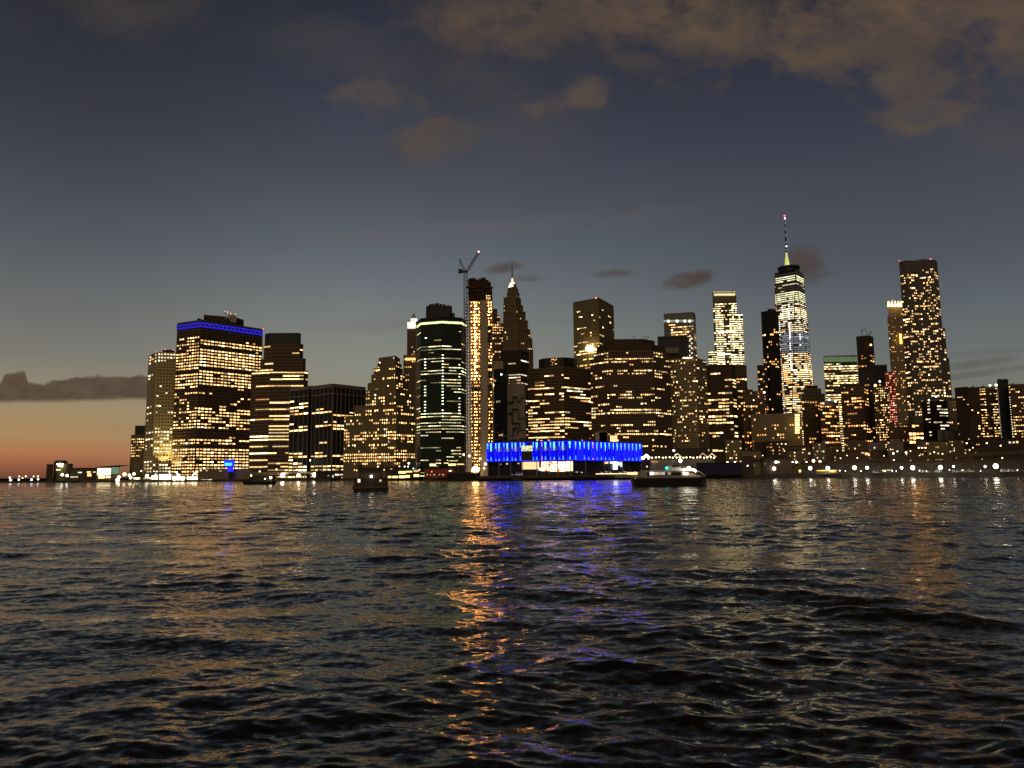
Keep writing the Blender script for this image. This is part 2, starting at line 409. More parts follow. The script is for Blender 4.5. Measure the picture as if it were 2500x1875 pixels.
for px, t in ((1050, 743), (1056, 742), (1063, 741), (1069, 740), (1076, 742), (1084, 743)):
    a = at(px, t, 808); m.box(a.x-1.1, a.x+1.1, 807, 812, zt, a.z)
m.build('rooftop_vents', BLACK, r)
m = MB(); P0 = at(1104, 774, 812); P1 = at(1110, 765, 812)
m.box(P0.x, P1.x, 810, 816, P0.z, P1.z); m.build('rooftop_plant_room', BLACK, r)
m = MB(); P0 = at(1013, 1120, 826); P1 = at(1020, 785, 826); m.box(P0.x, P1.x, 826, 840, GZ, P1.z); m.build('service_shaft', GREY, r)

# ---- the tower under construction
D = 722
root = thing('construction_tower', 'unfinished tower under construction, floors blazing with orange work lights', 'construction tower', xy(1165, D)+(GZ,))
def X(px, D=722): return at(px, 900, D).x
xl, xc0, xc1, xr = X(1147), X(1174), X(1190), X(1203)
zTop = at(1165, 735, D).z; zB = GZ
fh = 8.05/F*D; nfl = int((zTop-zB)/fh)
rnd = random.Random(5)
m = MB(); m.box(xc0, xc1, D-1.2, D+10, zB, at(1180, 712, D).z); m.build('concrete_core', PALE, root)
m = MB(); m.box(xl+1, xr-1, D+6, D+24, zB, zTop+2); m.build('inner_wall', GREY, root)
lights = []
for j in range(nfl+1):
    z = zB+j*fh
    m = MB(); m.box(xl-.3, xc0-.05, D-.8, D+5.9, z, z+.35); m.box(xc1+.05, xr+.3, D-.6+.2, D+5.9, z, z+.35)
    m.build('floor_slab', PALE, root)
m = MB()
for px in (1147.8, 1156, 1166, 1173, 1191, 1202.4):
    m.box(X(px)-.28, X(px)+.28, D-.3, D+.3, zB, zTop)
m.build('column', PALE, root)
m = MB()
for px in (1148.6, 1172):
    for k in range(0, nfl-1): pass
    m.bar((X(px), D-1.1, zB), (X(px), D-1.1, zTop), .12)
m.build('scaffold_pole', STEEL, root)
for j in range(nfl):
    z = zB+j*fh+fh*.72; py, _ = py_of(xl, D, z)
    dim = (1.0 if py > 765 else .8) if py < 930 else (.12 if py < 953 else .32)
    if 950 > py > 935 and rnd.random() < .5: continue
    for px, pr, big in ((1151.5, .8, .45), (1159, .97, 1.75), (1163.5, .75, 1.3), (1170, .8, .7), (1194, .75, 1.0 if py < 800 or py > 955 else .45), (1199.5, .75, .8)):
        if px > 1190 and 800 < py < 955 and rnd.random() < .5: continue
        if rnd.random() < pr:
            k = dim*big*math.exp(rnd.gauss(0, .45)); rr = .44*(1.15 if py < 930 and 1156 < px < 1166 else .9)
            lights.append((k, (X(px+rnd.uniform(-1.2, 1.2)), D+rnd.uniform(.6, 2.2), z), rr*.95, (50*k, 20*k, 4.6*k)))
lights.sort(key=lambda t: -t[0])
rest = MB()
for i, (k, p, rr, c) in enumerate(lights):
    if i < 100: m = MB(); m.ball(p, rr, c, k=6, m=4); m.build('work_light', LAMP, root)
    else: rest.ball(p, rr, c, k=6, m=4)
rest.build('small_work_lights', LAMP, root, kind='stuff')
# netted top levels
m = MB()
zt = at(1165, 735, D).z; zu = at(1165, 684, D).z
m.box(X(1144), X(1188), D-1.6, D+22, zt+1, zu)
m.box(X(1175), X(1187), D-2.0, D+16, zu+.1, at(1180, 679, D).z)
m.box(X(1186), X(1199), D-1.8, D+18, at(1190, 715, D).z, at(1190, 689, D).z)
m.box(X(1198), X(1202), D-1.4, D+18, at(1190, 728, D).z, at(1190, 700, D).z)
for k in range(60):
    px = rnd.uniform(1143, 1201); top = 680 if px < 1188 else (690 if px < 1198 else 700)
    py = rnd.uniform(top-1, 728); a = at(px, py, D-2.2); w_ = rnd.uniform(.5, 3.2); h_ = rnd.uniform(.2, 1.4)
    m.box(a.x-w_, a.x+w_, D-2.4-rnd.random(), D-1.2, a.z-h_, a.z+h_)
for k in range(26):
    px = rnd.uniform(1144, 1200); top = 681 if px < 1188 else (691 if px < 1198 else 702); a = at(px, top+2, D); h_ = rnd.uniform(.5, 2.4)
    m.bar((a.x, D+rnd.uniform(-1, 12), a.z-2), (a.x+rnd.uniform(-.8, .8), D+rnd.uniform(-1, 12), a.z+h_), .16)
m.build('safety_netting', NET, root)
m = MB()
for py in (722, 725, 728): 
    for px in (1188, 1192, 1196): a = at(px, py, D-2.1); m.ball(a, .35, (6, 3, 1), k=6, m=4)
m.build('upper_work_light', PANE, root)
# hoist tower on the left side
m = MB(); m.truss((X(1140.5), D+1, zB), (X(1139.5), D+1, at(1140, 728, D).z), 5.2, .18, 44); m.build('hoist_frame', RED, root)
m = MB()
for j in range(0, nfl, 1):
    z = zB+j*fh; m.box(X(1136)-.2, X(1146.5), D-.2, D+3.4, z+.3, z+.42)
m.build('hoist_landing', GREY, root)
m = MB()
for j in range(0, nfl-4, 1):
    if rnd.random() < .55: m.ball((X(rnd.uniform(1138, 1145)), D+.2, zB+j*fh+1.8), .2, (5, 2, .6), k=5, m=4)
m.build('hoist_light', PANE, root)
# luffing crane beside it
CRANE = wall_mat('dark_crane_paint', (.05, .045, .045), .6)
cr = thing('tower_crane', 'luffing tower crane standing beside the unfinished tower, jib raised', 'crane', (X(1137.5), D-3, GZ))
zc = at(1138, 665, D).z; cx = X(1137.5)
m = MB(); m.truss((X(1138.5), D-4, GZ), (cx, D-4, zc-1), 2.9, .3, 60); m.build('mast', CRANE, cr)
m = MB(); m.box(cx-6.3, cx+2.2, D-5.6, D-2.4, zc-1.0, zc+.5); m.box(cx-6.6, cx-3.2, D-6, D-2, zc-1.6, zc+1.8); m.build('machinery_deck', BLACK, cr)
m = MB(); m.prism([(cx+.3, D-6.4), (cx+2.6, D-6.4), (cx+2.6, D-4.6), (cx+.3, D-4.6)], zc+.6, zc+2.9); m.build('operator_cab', WHITE, cr)
m = MB(); m.truss((cx+2, D-4, zc+.8), at(1168.5, 616, D-4), 1.8, .2, 16); m.build('jib', CRANE, cr)
m = MB(); m.truss((cx-1.2, D-4, zc+1.2), at(1121.5, 633, D-4), 1.6, .2, 8); m.bar(at(1121.5, 633, D-4), (cx-6, D-4, zc+1.5), .16); m.build('a_frame', CRANE, cr)
m = MB(); m.bar(at(1121.5, 633, D-4), at(1160, 630, D-4), .07); m.build('pendant_cable', BLACK, cr)
m = MB(); m.ball(at(1168.5, 614.5, D-5), .75, (7, 2.5, 2.2)); m.build('beacon', LAMP, cr)

# behind the construction tower and spire tower
r, _ = tower('office_tower', 'dark tower with a slanting roofline, between the construction tower and the spired skyscraper', 'office tower', [
    dict(f=[(1190, 1125), (1229, 1127)], t=790, r=0, nb=[7], d=40),
    dict(f=[(1192, 1128), (1214, 1130)], t=755, b=791, r=0, nb=[4], d=30, w=dict(zones=[(0, 2000, .0)])),
    dict(f=[(1213, 1129), (1221, 1130)], t=771, b=791, r=0, nb=[2], d=28, w=dict(zones=[(0, 2000, .2)]))], DARKB, BROWN,
    W(fp=6.8, wf=.6, hf=.5, prow=.6, pon=.55, poff=.15, c=WARM, s=1.0, yv=870), 19)
tj = [(1226, 1303, 905), (1227, 1301, 850), (1228, 1299, 822), (1228, 1294, 800), (1228.5, 1288, 778), (1229, 1282, 757), (1229, 1276, 741), (1230, 1271, 724), (1238, 1267, 712), (1240, 1264, 701), (1243, 1260, 694)]
bl = []
for i, (a, b, t) in enumerate(tj):
    cx = 1262-i*.6 if i < 8 else (a+b)/2+7
    bl.append(dict(f=[(a, 1062+i*1.5), (cx, 1050+i*1.8), (b, 1070+i*1.5)], t=t, b=None if i == 0 else tj[i-1][2]+1, r=1, d=44-i*2.5,
                   nb=[8 if i < 8 else 4, max(2, int((b-cx)/4.5))]))
r, _ = tower('spired_skyscraper', 'art deco skyscraper tapering to a glowing white lantern and thin spire', 'skyscraper', bl, BROWN, OLIVE,
    W(fp=6.6, wf=.45, hf=.5, prow=.35, pon=.4, poff=.05, c=WARM, s=1.0, bands=False, pier=.7, yv=910, zones=[(0, 722, .25), (722, 752, .5), (752, 765, 1.1), (765, 795, .15), (795, 905, .6)]), 20)
a = at(1251, 701, 1066); m = MB(); m.cyl(a.x, 1076, at(1251, 697, 1066).z, at(1251, 687, 1066).z, 5.6, 3.2, 10, (3, 2.9, 2.2)); m.build('lit_lantern', LAMP, r)
m = MB(); m.cyl(a.x, 1076, at(1251, 687, 1066).z, at(1251, 675, 1066).z, 2.0, .9, 8, (2.4, 1.1, .55)); m.build('lit_finial', PANE, r)
mast(r, 1250.5, 676, 636, 1076, .8, BLACK, 'spire', .2)

r, _ = tower('glass_block', 'black glass block with thin ribbon windows, in front of the spired skyscraper', 'office block', [
    dict(f=[(1222, 905), (1271, 898), (1290, 915)], t=856, r=1, nb=[8, 4], d=40, w=dict(zones=[(856, 880, 0), (880, 886, 1.5), (886, 935, .55), (935, 942, 1.5), (942, 1100, .35)]))], BLACK, DARKB,
    W(fp=7.0, wf=.9, hf=.4, prow=.6, pon=.7, poff=.15, q=.6, merge=3, c=WHT, s=.9, yv=1030), 21)
r, _ = tower('apartment_block', 'pale low block with a lit corner lamp, just right of the construction tower', 'building', [
    dict(f=[(1201, 832), (1228, 834)], t=884, r=0, nb=[5], d=30)], PALE, PALE, W(fp=8, wf=.4, hf=.4, prow=.2, pon=.3, poff=.02, c=WARM, s=1.0, yv=960), 22)
m = MB(); m.ball(at(1208, 940, 828), 1.8, (14, 9, 4)); m.build('wall_light', LAMP, r)
m = MB(); m.ball(at(1224, 914, 778), .8, (8, 9, 7)); 
r, _ = tower('glass_tower', 'narrow unlit black glass tower behind the left end of the blue pavilion', 'glass tower', [
    dict(f=[(1206, 792), (1238, 780), (1241, 800)], t=900, r=1, nb=[6, 1], d=30)], BLUEG, BLACK, W(fp=7.5, wf=.9, hf=.6, prow=.0, pon=.2, poff=.012, c=WHT, s=.4, yv=1030), 23)
m.build('wall_light', LAMP, r)

# windowless slab with meander ornament
r, inf = tower('telephone_exchange', 'windowless pale slab with a dark meander line pattern on its wall', 'building', [
    dict(f=[(1238, 746), (1280, 742), (1284, 760)], t=938, r=1, nb=[6, 2], d=26, w=dict(zones=[(0, 2000, 0)])),
    dict(f=[(1243, 748), (1262, 747)], t=930, b=939, r=0, nb=[2], d=10, w=dict(zones=[(0, 2000, 0)]))], GREY, GREY,
    W(bands=False, pstep=20, pier=.1, c=WARM), 24)
m = MB()
A, B = inf[0][0][0], inf[0][0][1]
def onwall(px, py): return at(px, py, 742)
segs = [(1238, 981, 1252, 981), (1252, 981, 1252, 968), (1252, 968, 1262, 968), (1262, 968, 1262, 980), (1262, 980, 1272, 980), (1272, 980, 1272, 971), (1272, 971, 1280, 971),
        (1238, 1008, 1250, 1008), (1250, 1008, 1250, 998), (1250, 998, 1264, 998), (1264, 998, 1264, 1021), (1264, 1021, 1280, 1021), (1250, 1008, 1250, 1033), (1250, 1033, 1268, 1033), (1268, 1033, 1268, 1050), (1268, 1050, 1280, 1050),
        (1244, 1062, 1252, 1062), (1252, 1062, 1252, 1044), (1252, 1044, 1262, 1044), (1262, 1044, 1262, 1062)]
for x0, y0, x1, y1 in segs:
    p, q_ = at(x0, y0, 742), at(x1, y1, 742)
    m.box(min(p.x, q_.x)-.3, max(p.x, q_.x)+.3, 741.2, 744.5, min(p.z, q_.z)-.3, max(p.z, q_.z)+.3)
m.build('meander_groove', BLACK, r)

# brown block with drum
QZ = [(899, 912, 0), (912, 935, .5), (935, 985, .9), (985, 1005, .4), (1005, 1012, 1.4), (1012, 1025, .8), (1025, 1031, 1.5), (1031, 1200, .8)]
r, _ = tower('office_block', 'broad brown office block with a dark drum on its roof, left of the yellow floodlight', 'office block', [
    dict(f=[(1288, 812), (1376, 796), (1441, 820)], t=897, r=1, nb=[15, 10], d=50),
    dict(f=[(1315, 822), (1330, 812), (1376, 806), (1400, 812), (1409, 824)], t=872, b=898, r=2, k='top', d=22)], DARKB, BROWN,
    W(fp=7.6, wf=.86, hf=.42, prow=.55, pon=.72, poff=.15, q=.5, merge=2, c=YEL, s=1.25, zones=QZ, band=.3, pier=.3, yv=1075), 25)
m = MB(); rnd = random.Random(4)
for k in range(16): a = at(rnd.uniform(1344, 1360), rnd.uniform(876, 892), 806); m.ball((a.x, 804, a.z), .45, (2, 1.1, .35), k=5, m=4)
m.build('drum_lights', PANE, r)

# box tower with the yellow floodlight
r, _ = tower('box_tower', 'tall plain box tower with a bare upper band and one blinding yellow floodlight', 'office tower', [
    dict(f=[(1399, 1105), (1461, 1076), (1497, 1132)], t=728, r=1, nb=[14, 10], d=60)], OLIVE, OLIVE,
    W(fp=7.3, wf=.72, hf=.42, prow=.5, pon=.55, poff=.1, q=.5, c=YEL, s=1.1, yv=880, bands=True, pier=.4,
      zones=[(728, 756, 0), (756, 763, .8), (763, 790, .45), (790, 820, .6), (820, 826, 1.3), (826, 840, .5), (840, 880, 1.1)]), 26)
beacon(r, 1455, 727, 1078, (6, 1, .8), .9)
m = MB(); a = at(1440, 851, 1080); m.ball(a, 6.4, (10, 7, 3), sz=.75); m.build('floodlight', LAMP, r)

# big domed-shoulder block
r, _ = tower('office_block', 'massive brown office block with a dark rounded top behind the blue pavilion', 'office block', [
    dict(f=[(1441, 780), (1486, 762), (1596, 762), (1634, 782)], t=873, r=1, nb=[8, 22, 8], d=60),
    dict(f=[(1449, 784), (1486, 768), (1594, 768), (1630, 784)], t=858, b=874, r=1, nb=[6, 18, 6], d=54, w=dict(zones=[(0, 2000, .35)])),
    dict(f=[(1456, 786), (1486, 771), (1592, 771), (1622, 786)], t=842, b=859, r=1, k='top', d=50),
    dict(f=[(1476, 790), (1500, 778), (1570, 778), (1598, 790)], t=828, b=843, r=1, k='top', d=40)], DARKB, BROWN,
    W(fp=7.5, wf=.66, hf=.46, prow=.62, pon=.68, poff=.18, q=.55, c=YEL, s=1.25, band=.3, pier=.3, yv=1080, pm=DARKB,
      zones=[(870, 888, 1.4), (888, 905, .25), (905, 917, 1.5), (917, 942, .25), (942, 975, .7), (975, 1000, .3), (1000, 1012, 1.3), (1012, 1052, .6), (1052, 1064, 1.4), (1064, 1200, .35)]), 27)
m = MB()
for (xa, ya, xb, yb) in ((1548, 828, 1548, 819), (1545, 822, 1551, 822), (1570, 828, 1572, 820), (1572, 820, 1584, 822), (1584, 822, 1580, 828), (1570, 824, 1584, 826)): m.bar(at(xa, ya, 780), at(xb, yb, 780), .25)
m.build('antenna_frame', STEEL, r)

r, _ = tower('office_tower', 'black windowless tower top with a pale grille, behind the pale flats', 'office tower', [
    dict(f=[(1605, 905), (1672, 900), (1681, 915)], t=821, r=1, nb=[10, 2], d=40, w=dict(zones=[(0, 2000, .0)]))], BLACK, BLACK,
    W(bands=False, pstep=30, c=WARM), 28)
m = MB()
for k in range(10): a = at(1627+k*3.2, 862, 898); b = at(1627+k*3.2, 849, 898); m.box(a.x-.4, a.x+.4, 897.5, 899.5, a.z, b.z)
m.build('pale_grille', PALE, r)
m = MB()
for k in range(8): m.ball(at(1668+k*3.2, 874-(k % 2), 796), .7, (4, 3, 1.6), k=5, m=4)
T_l = m

r, inf = tower('bank_tower', 'boxy tower with white lights under a blank dark top, standing behind the pale flats', 'office tower', [
    dict(f=[(1620, 1262), (1692, 1250), (1697, 1270)], t=763, r=1, nb=[13, 2], d=60)], GLASS, GREY,
    W(fp=6.4, wf=.8, hf=.45, prow=.8, pon=.75, poff=.2, q=.7, c=WARM, s=.9, yv=880, pcol=[(.2, .8, 1), (.0, .2, .12), (.8, 1, .3)],
      zones=[(763, 790, 0), (790, 830, 1), (830, 900, .5)]), 29)
m = MB(); a = at(1620, 787, 1247); b = at(1692, 781, 1247); m.box(a.x, b.x, 1245, 1246.5, a.z, b.z, (.35, .35, .28))
for px in (1632, 1653, 1672, 1684): m.ball(at(px, 784, 1244), 2.0, (4, 4, 3))
m.build('crown_light_strip', PANE, r)
m = MB()
for k in range(9): m.ball(at(1684+(k % 2)*5, 820+k*6, 1247), 1.0, (2.4, 2.3, 1.9), k=5, m=4)
m.build('corner_lights', PANE, r)

r, _ = tower('apartment_tower', 'pale olive block of flats with rows of balconies, in front of the black tower', 'apartment tower', [
    dict(f=[(1629, 806), (1697, 795), (1723, 815)], t=875, r=1, nb=[17, 6], d=34)], OLIVE, TAN,
    W(fp=6.6, wf=.62, hf=.5, prow=.35, pon=.22, poff=.1, q=.2, c=YEL, s=1.1, band=1.0, pier=.4, yv=1105), 30)
T_l.build('roof_lights', PANE, r)

# glass tower with bright columns
U = W(fp=5.6, wf=.88, hf=.46, prow=.9, pon=.85, poff=.5, q=.5, c=(.95, .80, .38), s=1.35, band=.3, pier=.25, yv=905)
r, _ = tower('glass_tower', 'slender glass tower with vertical columns of white office lights and a flat lit roof edge', 'glass tower', [
    dict(f=[(1739, 1450), (1797, 1445)], t=712, r=1, nb=[12], d=50, w=dict(zones=[(712, 742, 0), (742, 765, .7), (765, 1000, 1)], pcol=[(.1, .42, 1.3), (.68, .96, 1.3)], pcold=.45,
         hot=[(.25, 742, 900, .55, 3.5, WHT), (.82, 742, 900, .7, 4.5, WHT)])),
    dict(f=[(1796.5, 1455), (1813, 1452)], t=767, r=0, nb=[4], d=40, w=dict(hot=[(.5, 768, 900, .75, 4.5, WHT)])),
    dict(f=[(1729, 1440), (1751, 1438)], t=858, r=0, nb=[5], d=30, w=dict(hot=[(.4, 858, 900, .6, 4, WHT)]))], BLACK, GREY, U, 31)
m = MB(); 
for (x0, x1, y0, y1, s) in ((1741, 1796, 714, 712.5, 1), (1743, 1794, 722, 717, 1.3)):
    a = at(x0, y0, 1443); b = at(x1, y1, 1443); m.box(a.x, b.x, 1441, 1442.5, a.z, b.z, (s, .8*s, .4*s))
for (x0, x1, y0, y1, s) in ((1753, 1794, 812, 809.5, 3), (1750, 1784, 866, 863, 3)):
    a = at(x0, y0, 1443); b = at(x1, y1, 1443); m.box(a.x, b.x, 1441, 1442.5, a.z, b.z, (s, .85*s, .5*s))
m.build('roof_light_strip', PANE, r)

r, _ = tower('office_block', 'dark mid height office block with wide lit windows, right of the pale flats', 'office block', [
    dict(f=[(1724, 826), (1785, 818), (1795, 830)], t=891, r=1, nb=[7, 1], d=36)], DARKB, DARKB,
    W(fp=8.2, wf=.84, hf=.48, prow=.5, pon=.85, poff=.12, q=.45, c=YEL, s=1.3, yv=1110, zones=[(880, 905, 0), (905, 935, .35), (935, 1000, 1), (1000, 1040, .8), (1040, 1080, .6), (1080, 1200, .3)]), 32)
r, _ = tower('office_block', 'narrow brown block tucked between the slender glass tower and the old low flats', 'office block', [
    dict(f=[(1786, 900), (1822, 905)], t=893, r=0, nb=[6], d=36, w=dict(zones=[(890, 925, .2), (925, 960, 1), (960, 1200, .3)]))], DARKB, BROWN,
    W(fp=7.5, wf=.7, hf=.5, prow=.6, pon=.6, poff=.1, q=.4, c=ORG, s=1.4, yv=1100), 33)
r, _ = tower('office_block', 'low cluttered brown block below the gap left of the tallest tower', 'building', [
    dict(f=[(1812, 800), (1866, 806)], t=956, r=0, nb=[9], d=36), dict(f=[(1820, 806), (1838, 806)], t=951, b=957, r=0, k='top', d=12)], DARKB, BROWN,
    W(fp=8, wf=.5, hf=.45, prow=.6, pon=.3, poff=.1, q=.2, c=ORG, s=1.2, yv=1100), 34)
m = MB(); m.ball(at(1866, 958, 798), .9, (9, 8, 7)); m.ball(at(1840, 977, 796), .7, (3, 2.6, 2)); m.build('wall_light', LAMP, r)

r, _ = tower('dark_tower', 'slim nearly black tower just left of the tallest tower', 'apartment tower', [
    dict(f=[(1858, 1310), (1872, 1300), (1900, 1303)], t=760, r=1, nb=[3, 6], d=40, w=dict(pcol=[(.0, .9, .8)], zones=[(760, 800, 0), (800, 900, .8), (900, 1100, .25)])),
    dict(f=[(1874, 1310), (1892, 1310)], t=754, b=761, r=0, k='top', d=20),
    dict(f=[(1848, 1290), (1872, 1288)], t=893, r=0, nb=[4], d=30, w=dict(zones=[(890, 900, 0), (900, 960, .6)]))], BLACK, BLACK,
    W(fp=6.2, wf=.6, hf=.6, prow=.5, pon=.4, poff=.12, q=.2, c=ORG, s=1.2, yv=1010), 35)

# ---- the tallest tower, square base turning into a rotated square top
D = 1606
ct = at(1927, 667, D); cb = at(1940, 1000, D); 
root = thing('tallest_tower', 'tallest skyscraper of the skyline, faceted glass ablaze with light, long spire on top', 'skyscraper', (ct.x, D+31, GZ))
cx, cy = at(1926, 667, D+31).x, D+31; half = 31.5
zt = at(1927, 665, D).z; zb = GZ+20
ang = R(4)
def rot(x, y): return (cx+x*math.cos(ang)-y*math.sin(ang), cy+x*math.sin(ang)+y*math.cos(ang))
def octa(t):
    """plan of the tower at height share t: base corners shrink while the top square (on its edge) grows"""
    h = half; out = []
    for k in range(4):
        a = math.pi/2*k - math.pi/2
        e = Vector((math.cos(a), math.sin(a)))*h; n = Vector((math.cos(a+math.pi/4), math.sin(a+math.pi/4)))*h*math.sqrt(2)
        e2 = Vector((math.cos(a+math.pi/2), math.sin(a+math.pi/2)))*h
        out.append((n*(1-t)+e*t)); out.append((n*(1-t)+e2*t))
    return [rot(p.x, p.y) for p in out]
m = MB(); m.prism(octa(0.001), GZ, zb)
m.build('podium', GLASS, root)
m = MB(); N = 8
for k in range(1): m.prism(octa(0.001), zb+.05, zt, octa(.999))
m.build('wall', BLUEG, root)
rnd = random.Random(77); panes = []; fr = MB(); nf = 92; fh = (zt-zb)/nf
WZ = [(660, 668, 0, 0), (668, 686, .97, 1.05), (686, 692, .05, .4), (692, 697, .5, .7), (697, 710, .06, .4), (710, 736, .97, 1.0), (736, 748, .45, .6), (748, 772, .75, 1.3), (772, 800, .55, .8), (800, 812, .7, .9), (812, 862, .9, .26), (862, 900, .75, 1.3), (900, 925, .85, 1.6), (925, 960, .6, 1.1), (960, 1000, .6, 1.2), (1000, 1200, .55, 1.2)]
for j in range(nf):
    z = zb+(j+.5)*fh; t = (z-zb)/(zt-zb); o = octa(min(.999, max(.001, t)))
    py, _ = py_of(cx, D, z)
    pr, s = next(((a, b) for y0, y1, a, b in WZ if y0 <= py < y1), (.5, .8))
    rs = math.exp(rnd.gauss(0, .22)) if not (668 < py < 686 or 710 < py < 736) else 1
    k = len(o)
    for e in range(k):
        A, B = o[e], o[(e+1) % k]
        L = math.hypot(B[0]-A[0], B[1]-A[1])
        if L < 2: continue
        nx, ny = (B[1]-A[1])/L, -(B[0]-A[0])/L
        if ny > -.05: continue
        fr.slab(A, B, -.4, .45, z+fh*.22, z+fh*.68)
        n = max(1, int(L/4.2)); 
        P = lambda u, zz: (A[0]+(B[0]-A[0])*u+nx*.35, A[1]+(B[1]-A[1])*u+ny*.35, zz)
        i = 0
        while i < n:
            if rnd.random() < pr:
                w_ = 1 + (rnd.random() < .6) + (rnd.random() < .4); w_ = min(w_, n-i)
                c = WHT if py < 862 or rnd.random() < .55 else YEL
                if rnd.random() < .15 and py > 740: c = ORG
                if 812 <= py < 862: c = (.75, .85, .95)
                kk = s*rs*math.exp(rnd.gauss(0, .25)); kk *= 1.7; g = tuple(v*kk for v in (c if not (668 < py < 686 or 710 < py < 736) else (.95, .92, .52)))
                u0, u1 = (i+.08)/n, (i+w_-.08)/n
                panes.append(((u1-u0)*L, [P(u0, z-fh*.26), P(u1, z-fh*.26), P(u1, z+fh*.16), P(u0, z+fh*.16)], g))
                i += w_
            else: i += 1
    for px, y0, y1, dn, s in ((1903, 772, 880, .5, 5), (1930, 740, 900, .75, 7), (1953, 760, 880, .5, 5), (1918, 745, 775, .6, 5), (1945, 748, 770, .6, 5)):
        if y0 < py < y1 and rnd.random() < dn:
            a = at(px+rnd.uniform(-.6, .6)+(py-800)*.02, py, D-1.0)
            # find the wall in front of this bearing
            yy = min((A[1]+(B[1]-A[1])*((a.x-A[0])/(B[0]-A[0])) for A, B in ((o[e], o[(e+1) % k]) for e in range(k)) if abs(B[0]-A[0]) > 1e-3 and min(A[0], B[0]) <= a.x <= max(A[0], B[0])), default=D)
            g = (s*.9, s*.9, s*.85)
            panes.append((20, [(a.x-1.1, yy-.8, z-1), (a.x+1.1, yy-.8, z-1), (a.x+1.1, yy-.8, z+.9), (a.x-1.1, yy-.8, z+.9)], g))
fr.build('floor_bands', STEEL, root)
m = MB(); o0, o1 = octa(.001), octa(.999)
for k in range(8): m.bar((*o0[k], zb), (*o1[k], zt), .9)
m.build('edge_mullion', BLACK, root)
flush_panes(root, panes)
m = MB(); o = octa(0.999); m.prism([(cx+(x-cx)*1.01, cy+(y-cy)*1.01) for x, y in o], zt+.02, zt+6); m.build('parapet', BLUEG, root)
m = MB(); m.cyl(cx, cy, zt+6.05, zt+14, 22, 22, 24); m.cyl(cx, cy, zt+15.5, zt+19, 23.5, 23.5, 24); 
for k in range(12): a = 2*math.pi*k/12; m.bar((cx+22*math.cos(a), cy+22*math.sin(a), zt+14), (cx+22*math.cos(a), cy+22*math.sin(a), zt+15.6), .4)
m.build('communication_ring', BLACK, root)
z0 = at(1921, 650, D+31).z; z1 = at(1919.5, 617, D+31).z; z2 = at(1917.5, 528, D+31).z
zb_ = zt+19; m = MB(); m.cyl(cx-3, cy, zb_, z1, 6.5, 1.6, 8, (.75, .8, .22)); m.build('lit_spire_base', PANE, root)
m = MB()
for k in range(4): a = math.pi/4+math.pi/2*k; m.bar((cx+20*math.cos(a), cy+20*math.sin(a), zt+19), (cx-3, cy, z1-3), .22)
m.build('guy_cable', STEEL, root)
m = MB(); zz = z1; k = 0
while zz < z2-1:
    h = min(8.5, z2-zz); rr = 1.5-1.0*(zz-z1)/(z2-z1)
    m.cyl(cx-3, cy, zz, zz+h, rr*(1.35 if k % 2 else .8), None, 8); zz += h; k += 1
m.build('spire', BLACK, root)
m = MB(); m.ball((cx-3, cy-2, at(1918, 602, D+31).z), 1.4, (4, 5, 5)); m.ball((cx-3, cy-2, at(1918, 534, D+31).z), 1.5, (7, 7, 7))
for yy in (592, 575, 560, 545, 610): m.ball((cx-3, cy-2, at(1918, yy, D+31).z), .9, (.6, .8, .6), k=5, m=4)
m.build('spire_light', LAMP, root)
m = MB(); m.ball((cx-3, cy, z2+1), 1.7, (5, .5, .6)); m.build('beacon', LAMP, root)

# ---- right of the tallest tower
r, _ = tower('apartment_block', 'old brown low flats with a bright yellow lit stair column, below the tallest tower', 'apartment block', [
    dict(f=[(1833, 786), (1957, 770)], t=1014, r=0, nb=[20], d=24, w=dict(prow=.5, pon=.22, poff=.06)),
    dict(f=[(1938, 768), (1956, 767)], t=1009, b=1015, r=0, nb=[2], d=10, w=dict(zones=[(0, 2000, 0)]))], OLIVE, OLIVE,
    W(fp=7.6, wf=.5, hf=.5, prow=.5, pon=.3, poff=.05, q=.2, c=ORG, s=1.1, yv=1105, band=.15, pier=.5), 36)
m = MB()
for k in range(8): a = at(1941, 1058-k*6, 764); b = at(1951, 1054-k*6, 764); m.box(a.x, b.x, 763, 764, a.z, b.z, (3.4, 2.2, .75))
m.build('stair_window', LAMP, r)
r, _ = tower('stepped_tower', 'dark old stepped tower with a small cupola, right of the tallest tower', 'stepped tower', [
    dict(f=[(1956, 900), (2013, 905)], t=962, r=0, nb=[9], d=36), dict(f=[(1962, 903), (2004, 905)], t=950, b=963, r=0, nb=[6], d=30, w=dict(zones=[(0, 2000, 0)])), dict(f=[(1970, 906), (1996, 907)], t=941, b=951, r=0, k='top', d=20)], DARKB, BROWN,
    W(fp=8.2, wf=.5, hf=.45, prow=.5, pon=.35, poff=.08, q=.3, c=ORG, s=1.2, yv=1110, zones=[(950, 978, .1), (978, 1000, 1.2), (1000, 1030, .15), (1030, 1100, .8)]), 37)
r, inf = tower('glass_block', 'glass block with pale green lit roof rim, right of the tallest tower', 'office block', [
    dict(f=[(2010, 1650), (2092, 1640)], t=870, r=0, nb=[16], d=60)], BLACK, GREY,
    W(fp=5.9, wf=.9, hf=.5, prow=.85, pon=.9, poff=.4, q=.65, c=(1, .74, .3), s=1.15, yv=965, zones=[(860, 884, 0), (884, 925, 1.1), (925, 960, .7)]), 38)
m = MB(); a = at(2011, 884, 1638); b = at(2091, 871, 1638); m.box(a.x, b.x, 1635, 1637, a.z, b.z, (.12, .18, .09)); m.build('green_rim', PANE, r)
